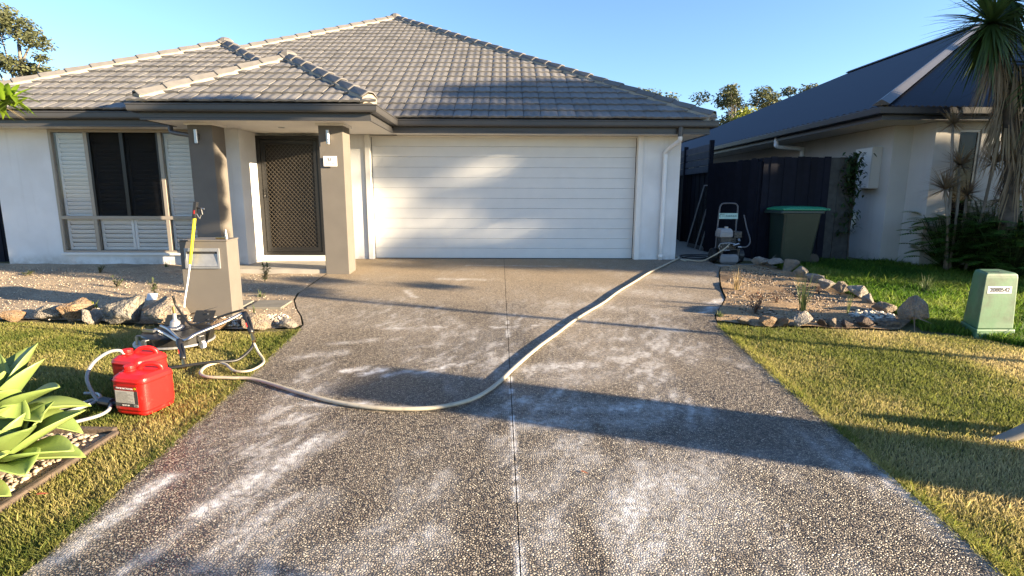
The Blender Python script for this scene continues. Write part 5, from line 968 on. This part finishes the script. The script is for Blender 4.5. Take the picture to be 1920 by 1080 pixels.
def tuft(label, c, n, L, wd, mat, spread=.5, droop=.25, cat='plant', seed=1, name='grass_tuft', zo=0):
    r = random.Random(seed); b = MB(); z = gz(c[1]) + zo
    for _ in range(n):
        a = r.uniform(0, 6.28); s = r.uniform(0, spread); b.blade((c[0] + r.gauss(0, .015), c[1] + r.gauss(0, .015), z), (math.cos(a) * s, math.sin(a) * s, 1), L * r.uniform(.5, 1.15), wd * 1.5, droop * r.uniform(0, 1.4))
    return tag(b.build(name, mat), label, cat)
def shrub(label, c, h, wd, n, leaf, mat, seed=1, name='small_shrub', cat='shrub'):
    r = random.Random(seed); t = thing(name, label, cat, (c[0], c[1], gz(c[1]))); s = MB(); f = MB(); z = gz(c[1])
    for k in range(7):
        a = r.uniform(0, 6.28); e = Vector((c[0] + math.cos(a) * wd * r.uniform(.2, .8), c[1] + math.sin(a) * wd * r.uniform(.2, .8), z + h * r.uniform(.6, 1))); s.tube([(c[0], c[1], z), e], [.004, .002], 5)
        for _ in range(n // 7):
            q = Vector((c[0], c[1], z)).lerp(e, r.uniform(.2, 1.05)); a2 = r.uniform(0, 6.28); f.blade(q, (math.cos(a2), math.sin(a2), r.uniform(-.1, .9)), leaf * 1.3 * r.uniform(.7, 1.2), leaf * .5, .2, 2)
    s.build('stem', K['bark'], t); f.build('foliage', mat, t); return t
shrub('leafy young shrub left of the right portico pillar', (-3.56, 7.78), .30, .12, 130, .07, LM['tuft'], 1); shrub('low dark shrub in the middle of the gravel bed', (-5.46, 7.42), .16, .12, 80, .05, LM['tuft'], 2)
shrub('tiny round shrub below the window', (-6.46, 8.44), .13, .12, 90, .05, LM['tuft'], 3); shrub('flat dark weed near the left end of the gravel bed', (-7.44, 8.26), .08, .14, 70, .05, LM['tuft'], 4)
shrub('potted seedling with white tag behind the wide boulder', (-4.58, 6.86), .24, .10, 70, .055, LM['tuft'], 5); tag(MB().obox((-4.52, 6.72, gz(6.7) + .045), (.055, 0, 0), (0, .02, 0), (.01, .01, .045)).build('plant_tag', K['sign'], bevel=.002), 'white card plant tag behind the wide tan boulder', 'tag')
tuft('upright green strap plant beside the letterbox back', (-3.98, 7.05), 45, .36, .014, LM['tuft'], .45, .3, seed=6, name='strap_plant'); tuft('sprouting weed by the grey stepping paver', (-2.92, 6.05), 8, .20, .006, LM['tuft'], .2, .2, seed=7, name='weed')
tuft('low green weed behind the stepping paver', (-3.22, 6.9), 30, .12, .008, LM['tuft'], 1.0, .3, seed=8, name='weed'); tuft('pale succulent tuft on the small round rock', (-4.66, 5.95), 22, .13, .012, LM['lime'], .8, .2, seed=9, name='succulent', zo=.1)
tuft('dark weed against the house wall under the window', (-5.75, 9.0), 25, .14, .01, LM['tuft'], .7, .3, seed=19, name='weed')
tuft('dry straw coloured stalks near the driveway in the planting bed', (3.20, 7.30), 26, .34, .009, LM['dry'], .6, .05, seed=10, name='dry_stalks'); tuft('tall thin green reed clump in the planting bed', (3.54, 6.22), 55, .50, .0075, LM['tuft'], .38, .08, seed=11, name='reed_clump')
tuft('small reed tuft near the large domed boulder', (3.99, 6.05), 12, .32, .006, LM['tuft'], .28, .08, seed=12, name='reed_tuft'); shrub('reddish twiggy shrub at the front of the planting bed', (2.92, 6.10), .26, .16, 120, .05, LM['redleaf'], 6); shrub('small reddish twig behind the reed clump', (4.25, 7.1), .14, .08, 40, .04, LM['redleaf'], 7)
shrub('small twiggy plant left of the tall reed clump', (3.40, 6.55), .18, .10, 50, .04, LM['redleaf'], 17); tuft('green weed at the driveway corner of the planting bed', (2.45, 5.98), 60, .09, .008, LM['tuft'], 1.2, .3, seed=13, name='weed'); tuft('long grass clump in the lush lawn', (5.75, 7.15), 60, .30, .009, LM['tuft'], .6, .3, seed=14)

# rosette-headed dracaenas, yucca tree and philodendron hedge in front of the neighbour house
def head(c, n, L, wd, mat, name, parent, r, up_=.4, dn=-.5, droop=.15):
    b = MB()
    for _ in range(n):
        a = r.uniform(0, 6.28); e = r.uniform(dn, 1.1); b.blade(c, (math.cos(a) * math.cos(e), math.sin(a) * math.cos(e), math.sin(e) + up_ * .2), L * r.uniform(.7, 1.1), wd, droop * r.uniform(.3, 1.5))
    return b.build(name, mat, parent)
r = random.Random(5); DG = 'dracaenas in front of the neighbour window'
for i, (lab, h_, foot, L, n, m_) in enumerate([
    ('tallest bare stemmed dracaena reaching the neighbour gutter', (7.06, 8.7, 2.32), (7.30, 8.75), .36, 80, 'drac'), ('dracaena head in the middle of the clump', (7.28, 8.72, 1.68), (7.36, 8.72), .44, 120, 'drac'), ('dracaena head left of the clump against the wall', (7.05, 8.66, 1.30), (7.28, 8.68), .46, 120, 'drac'),
    ('pale sunlit dracaena head right of the clump', (7.72, 8.6, 1.70), (7.60, 8.7), .46, 110, 'drac'), ('low orange tinted dracaena head above the hedge', (8.02, 8.6, 1.16), (7.78, 8.65), .40, 80, 'redleaf'), ('dull pink dracaena head behind the low orange one', (7.58, 8.85, 1.22), (7.52, 8.85), .38, 90, 'drac')]):
    t = thing('dracaena', lab, 'dracaena', (foot[0], foot[1], gz(foot[1])), DG); b = MB(); f_ = Vector((foot[0], foot[1], gz(foot[1]))); hh = Vector(h_); b.tube(curve_pts([f_, f_.lerp(hh, .55) + Vector((.03, 0, 0)), hh], 4), [.022] * 8 + [.014], 7); b.build('stem', K['gum'], t, smooth=True); head(hh, int(n * 1.4), L, .028, LM[m_], 'crown', t, r, droop=.1)
yt = thing('yucca_tree', 'tall yucca tree with hanging dead leaf skirt at the right edge', 'tree', (7.75, 8.2, gz(8.2)))
b = MB(); b.tube(curve_pts([(7.75, 8.2, -.1), (7.72, 8.2, .8), (7.62, 8.2, 1.8), (7.35, 8.2, 2.9), (7.02, 8.2, 3.55)], 5), [.11] * 8 + [.09] * 7 + [.07] * 6, 10); b.tube(curve_pts([(7.60, 8.2, 1.7), (7.75, 8.1, 2.4), (7.80, 8.05, 3.0)], 4), .10, 8); b.build('trunk', K['bark'], yt, smooth=True)
for (c, n, L) in (((7.02, 8.2, 3.66), 260, .92), ((7.80, 8.05, 3.05), 300, 1.0), ((7.60, 8.6, 4.1), 160, .9), ((8.4, 8.3, 3.6), 200, 1.0)):
    b = MB()
    for _ in range(n):
        a = r.uniform(0, 6.28); e = r.uniform(-1.45, 1.2); b.blade(c, (math.cos(a) * math.cos(e), math.sin(a) * math.cos(e), math.sin(e)), L * r.uniform(.65, 1.1), .065, .16 * r.uniform(.2, 2), 4)
    b.build('crown', LM['yucca'], yt)
b = MB()
for (c, z0, z1, n) in (((7.16, 8.2), 2.8, 3.5, 130), ((7.42, 8.2), 1.9, 3.1, 300), ((7.80, 8.06), 1.5, 2.9, 300), ((7.68, 8.15), 1.2, 2.0, 130), ((8.3, 8.25), 1.4, 3.4, 220)):
    for _ in range(n):
        a = r.uniform(0, 6.28); z = r.uniform(z0, z1); b.blade((c[0] + .12 * math.cos(a), c[1] + .12 * math.sin(a), z), (math.cos(a) * .28, math.sin(a) * .28, -1), r.uniform(.3, .65), .028, .1, 3)
b.build('dead_leaf_skirt', K['deadleaf'], yt)
def lobed(b, base, d, L, r):      # deeply cut leaf: narrow lobes along a midrib
    d = Vector(d).normalized(); s = d.cross(Vector((0, 0, 1))).normalized()
    for k in range(7):
        p = Vector(base) + d * L * (.25 + .12 * k) + Vector((0, 0, -.25 * L * (k / 7) ** 2)); ll = L * .42 * math.sin(math.pi * (.22 + .1 * k))
        for q in (-1, 1): b.blade(p, s * q + d * .55 + Vector((0, 0, -.1)), ll, L * .20, .15, 2)
    b.blade(Vector(base) + d * L * .2, d, L * .95, L * .09, .28, 3)
for i, (lab, x, y, hgt) in enumerate((('philodendron shrub with deeply cut leaves against the neighbour wall', 7.45, 8.85, .62), ('philodendron shrub below the dracaena stems', 8.0, 8.62, .66), ('philodendron shrub at the right photo edge', 8.65, 8.45, .75), ('philodendron shrub low in front of the yucca trunk', 8.2, 8.95, .8), ('philodendron shrub nearest the lush lawn', 7.75, 8.40, .52), ('philodendron shrub in front of the right edge plants', 8.3, 8.15, .55), ('philodendron shrub hiding the foot of the yucca', 7.72, 8.02, .60))):
    t = thing('philodendron', lab, 'shrub', (x, y, gz(y)), 'philodendron hedge'); b = MB(); s = MB()
    for _ in range(230):
        a = r.uniform(0, 6.28); rad = r.uniform(.05, .50); h = 1.5 * hgt * r.uniform(.25, 1.0); q = Vector((x + math.cos(a) * rad, y + math.sin(a) * rad * .9, gz(y) + h)); s.tube([(x, y, gz(y)), q], [.006, .004], 4, caps=False); lobed(b, q, (math.cos(a), math.sin(a), r.uniform(-.1, .7)), r.uniform(.20, .34), r)
    b.build('foliage', LM['xan'], t); s.build('stems', LM['ivy'], t)
iv = thing('climbing_vine', 'dark climbing vine over the weathered fence end', 'vine', (6.35, 9.95, 0)); b = MB()
for _ in range(420):
    z = r.uniform(.5, 1.95) if r.random() < .5 else r.uniform(1.2, 1.98); x = r.gauss(6.33, .10) - (1.9 - z) * .02; b.blade((x, 9.93 - r.uniform(0, .10), z), (r.uniform(-1, 1), r.uniform(-1, .1), r.uniform(-1, .3)), r.uniform(.06, .12), .07, .2, 2)
b.build('foliage', LM['ivy'], iv); b = MB(); b.tube(curve_pts([(6.42, 9.93, 0), (6.38, 9.93, .7), (6.42, 9.93, 1.2), (6.33, 9.93, 1.9)], 4), .01, 6); b.build('stem', K['bark'], iv)

# ---------------------------------------------------------------- trees
def leaves(b, blobs, n, size, r, flat=.6):
    tot = sum(q[1] ** 2 for q in blobs)
    for (c, rad) in blobs:
        for _ in range(int(n * rad * rad / tot)):
            v = Vector((r.gauss(0, 1), r.gauss(0, 1), r.gauss(0, 1))).normalized() * rad * r.uniform(.35, 1.05); v.z *= flat; p = Vector(c) + v
            a = r.uniform(0, 6.28); d = Vector((math.cos(a), math.sin(a), r.uniform(-1.2, .3))).normalized(); s = d.cross(Vector((r.uniform(-1, 1), r.uniform(-1, 1), r.uniform(-1, 1)))).normalized(); L = size * r.uniform(.6, 1.3)
            b.add([p, p + d * L * .5 + s * L * .22, p + d * L, p + d * L * .5 - s * L * .22], [(0, 1, 2, 3)])
def gum(label, foot, top, blobs, n, size, mat, trunk_r=.15, name='gum_tree', group=None, z0=0):
    rr = random.Random(int(foot[0] * 7 + foot[1])); t = thing(name, label, 'tree', (foot[0], foot[1], z0), group); b = MB(); f = Vector((foot[0], foot[1], z0 - .3)); b.tube([f, f.lerp(Vector(top), .5) + Vector((.1, 0, 0)), Vector(top)], [trunk_r, trunk_r * .75, trunk_r * .4], 8)
    for (c, rad) in blobs:
        q = f.lerp(Vector(top), rr.uniform(.45, .9)); b.tube([q, q.lerp(Vector(c), .5) + Vector((0, 0, .15 * rad)), c], [trunk_r * .4, trunk_r * .25, trunk_r * .1], 5, caps=False)
    b.build('trunk', K['gum'], t, smooth=True); lf_ = MB(); leaves(lf_, blobs, n, size, rr); lf_.build('crown', mat, t); return t
BG = 'gum trees beyond the houses'
gum('tall gum tree with open crown behind the roof on the left', (-28.6, 33), (-28.2, 33, 9.7), [((-30.6, 33, 10.3), 1.3), ((-29.3, 33, 11.3), 1.2), ((-28.2, 33, 10.7), 1.1), ((-27.3, 33, 9.9), .9), ((-30.0, 33, 8.9), 1.0), ((-28.6, 33, 8.6), .9), ((-27.8, 33.3, 8.3), .8), ((-26.7, 33, 8.1), .7), ((-25.8, 33, 8.0), .6), ((-31.2, 33, 8.3), 1.2), ((-27.0, 33, 9.0), .45), ((-31.7, 33, 10.7), 1.2)], 9500, .22, LM['gumleaf'], .22, group=BG)
rr = random.Random(12)
for i, (lab, x, y, z, w_, n) in enumerate((('sparse gum top just above the right roof hip', 13.2, 50, 11.1, 1.3, 700), ('thin gum top between the two roofs', 16.0, 50, 10.0, 1.6, 900), ('gum with a tall wispy crown right of the house gutter', 20.6, 50, 10.6, 1.8, 1300), ('dense gum crown above the neighbour roof slope', 23.6, 51, 10.3, 1.9, 1500), ('rounded gum crown meeting the dark roof', 26.3, 52, 11.0, 2.1, 1600), ('low gum canopy in the gap between the houses', 19.2, 53, 8.6, 2.0, 1300))):
    bl = [((x + rr.gauss(0, w_ * .75), y + rr.gauss(0, .8), z - .7 + rr.uniform(-3.0, .8)), rr.uniform(.5, 1.0)) for _ in range(18)]
    gum(lab, (x, y), (x, y, z - 1.2), bl, n * 3, .28, LM['gumleaf'], .16, group=BG)
gum('yellow green bushy tree top between the two houses', (15.6, 36), (15.6, 36, 6.2), [((15.3 + k * .5, 36 + (k % 2) * .4, 6.2 + .35 * math.sin(k * 2)), .85) for k in range(5)] + [((16, 36, 5.2), 1.4)], 2600, .2, LM['lime'], .12, name='bushy_tree')
# leafy branch hanging in at the upper left
fb = thing('frangipani', 'bright green leafy branch with orange bloom at the upper left edge', 'tree', (-5.75, 5.6, gz(5.6)))
b = MB(); b.tube(curve_pts([(-6.1, 5.6, -.3), (-6.0, 5.6, .9), (-5.75, 5.6, 1.7), (-5.2, 5.6, 2.06)], 4), [.05] * 5 + [.04] * 4 + [.03] * 4, 8); b.build('trunk', K['bark'], fb, smooth=True)
r = random.Random(21); cc = Vector((-4.95, 5.6, 2.10))
for k in range(80):
    a = r.uniform(0, 6.28); e = r.uniform(-.7, 1.0); d = Vector((math.cos(a) * math.cos(e), math.sin(a) * math.cos(e), math.sin(e))); q = cc + Vector((r.uniform(-.25, .02), r.uniform(-.1, .1), r.uniform(-.07, .07))); L = r.uniform(.13, .26)
    broad_leaf(q, q + d * L * .5 + Vector((0, 0, .02)), q + d * L - Vector((0, 0, .03)), .06, Vector((0, 0, 1)) if abs(d.z) < .9 else Vector((1, 0, 0)), .2, 5).build('leaf', LM['frang'], fb, smooth=True)
b = MB(); [b.blade(cc + Vector((-.12, -.05, -.12)), (math.cos(k), math.sin(k), .5), .07, .03, .1, 2) for k in range(7)]; b.build('bloom', M('orange_bloom', (.75, .17, .02), .5), fb)
b = MB(); [b.blade(cc + Vector((-.05, 0, -.09)), (1, r.uniform(-.4, .2), r.uniform(-.5, -.15)), r.uniform(.12, .25), .006, .15, 3) for k in range(8)]; b.build('dry_stalks', LM['dry'], fb)

# unseen trees right of the frame, with a shrub and block added as shadow casters; they throw the long shadows seen on lawn, drive and facade
def uw(a, u): return (.951 * a + .309 * u, -.309 * a + .951 * u)
def shade_tree(label, a, u, blobs, n, size, tr, name, group=None):
    x, y = uw(a, u); bl = [((*uw(a + da, uu), w_ + (a + da) * .2035), rad) for (uu, w_, rad, da) in blobs]
    return gum(label, (x, y), (*uw(a, u), max(c[0][2] for c in bl) - .3), bl, n, size, LM['shade'], tr, name=name, group=group, z0=gz(y))
shade_tree('young street tree standing right of the frame', 9, 5.72, [(6.0, 1.0, .30, 0), (6.15, 1.4, .36, .2), (6.35, 1.75, .42, 0), (6.1, 2.1, .42, -.2), (6.42, 2.4, .36, .1), (6.15, 2.75, .42, 0), (6.42, 3.0, .36, .2), (6.2, 3.35, .40, -.1), (6.4, 3.45, .3, 0), (6.2, 3.75, .28, 0), (6.65, 1.0, .22, 0), (6.85, .6, .16, 0), (5.95, 3.6, .25, 0), (6.52, 1.9, .28, .3), (6.55, 2.3, .3, -.3), (6.52, 2.7, .3, .3), (6.56, 3.1, .28, -.3)], 12000, .13, .055, 'street_tree')
rs = random.Random(4)
for i, (lab, u, top, hw) in enumerate((('unseen dense evergreen shaped to shade the garage, nearest the street', 10.4, 4.0, .6), ('unseen dense evergreen shaped to shade the neighbour side, second in the row', 12.3, 1.3, 1.2), ('unseen dense evergreen shaped to shade the neighbour side, third in the row', 14.6, 1.6, 1.3), ('unseen dense evergreen shaped to cast shade, farthest back', 17.2, 3.6, 1.5))):
    bl = []; ww = -4.2  # crowns shaped to block the sun, with a gap left for the dracaenas
    while ww < top:
        k = hw * (1 if ww < top - 1.6 else .62); uu = u - k
        while uu <= u + k + .01:
            if not (10.6 < uu < 10.95 and -.1 < ww < 1.0): bl.append((uu + rs.gauss(0, .12), ww + rs.gauss(0, .15), rs.uniform(.5, .68), rs.uniform(-.6, .6)))
            uu += .62
        ww += .62
    shade_tree(lab, (34 if i == 0 else 20 + i * .6), u, bl, 9500, .36, .18, 'evergreen_tree', 'unseen evergreens shaped to cast shade')
shade_tree('thin open tree right of the frame', 36, 8.95, [(8.95 + rs.gauss(0, .22), rs.uniform(2.7, 3.8), rs.uniform(.25, .4), rs.uniform(-.4, .4)) for _ in range(9)] + [(9.0 + rs.gauss(0, .32), rs.uniform(.1, 2.7), rs.uniform(.25, .5), rs.uniform(-.4, .4)) for _ in range(16)], 1500, .26, .05, 'open_tree')
shade_tree('unseen low shrub added to shade the bottom left foreground', 6, .95, [(.92 + rs.gauss(0, .25), rs.uniform(-1.4, .1), rs.uniform(.15, .3), rs.uniform(-.3, .3)) for _ in range(15)], 1000, .11, .05, 'shade_shrub')  # added shadow caster out of view; the real one is unknown
x, y = uw(7, 3.55); sh_block = thing('shadow_block', 'unseen grey block added to cast the broad driveway shadow', 'cabinet', (x, y, gz(y)), rotz=-SUN_AZ)  # added block sized to cast the dark band; the real caster is unknown
b = MB(); b.box(-.22, .22, -.33, .33, -.05, .10); b.build('plinth', K['concrete'], sh_block, local=True); b = MB(); zc = .16 + 7 * .2035 - gz(y); b.box(-.2, .2, -.33, .33, .10, zc); b.build('case', K['galv'], sh_block, local=True, bevel=.02)
b = MB(); b.box(-.212, -.201, -.30, -.004, .15, zc - .06); b.box(-.212, -.201, .004, .30, .15, zc - .06); b.build('door', K['galv'], sh_block, local=True)  # door panels only dress the added shadow block
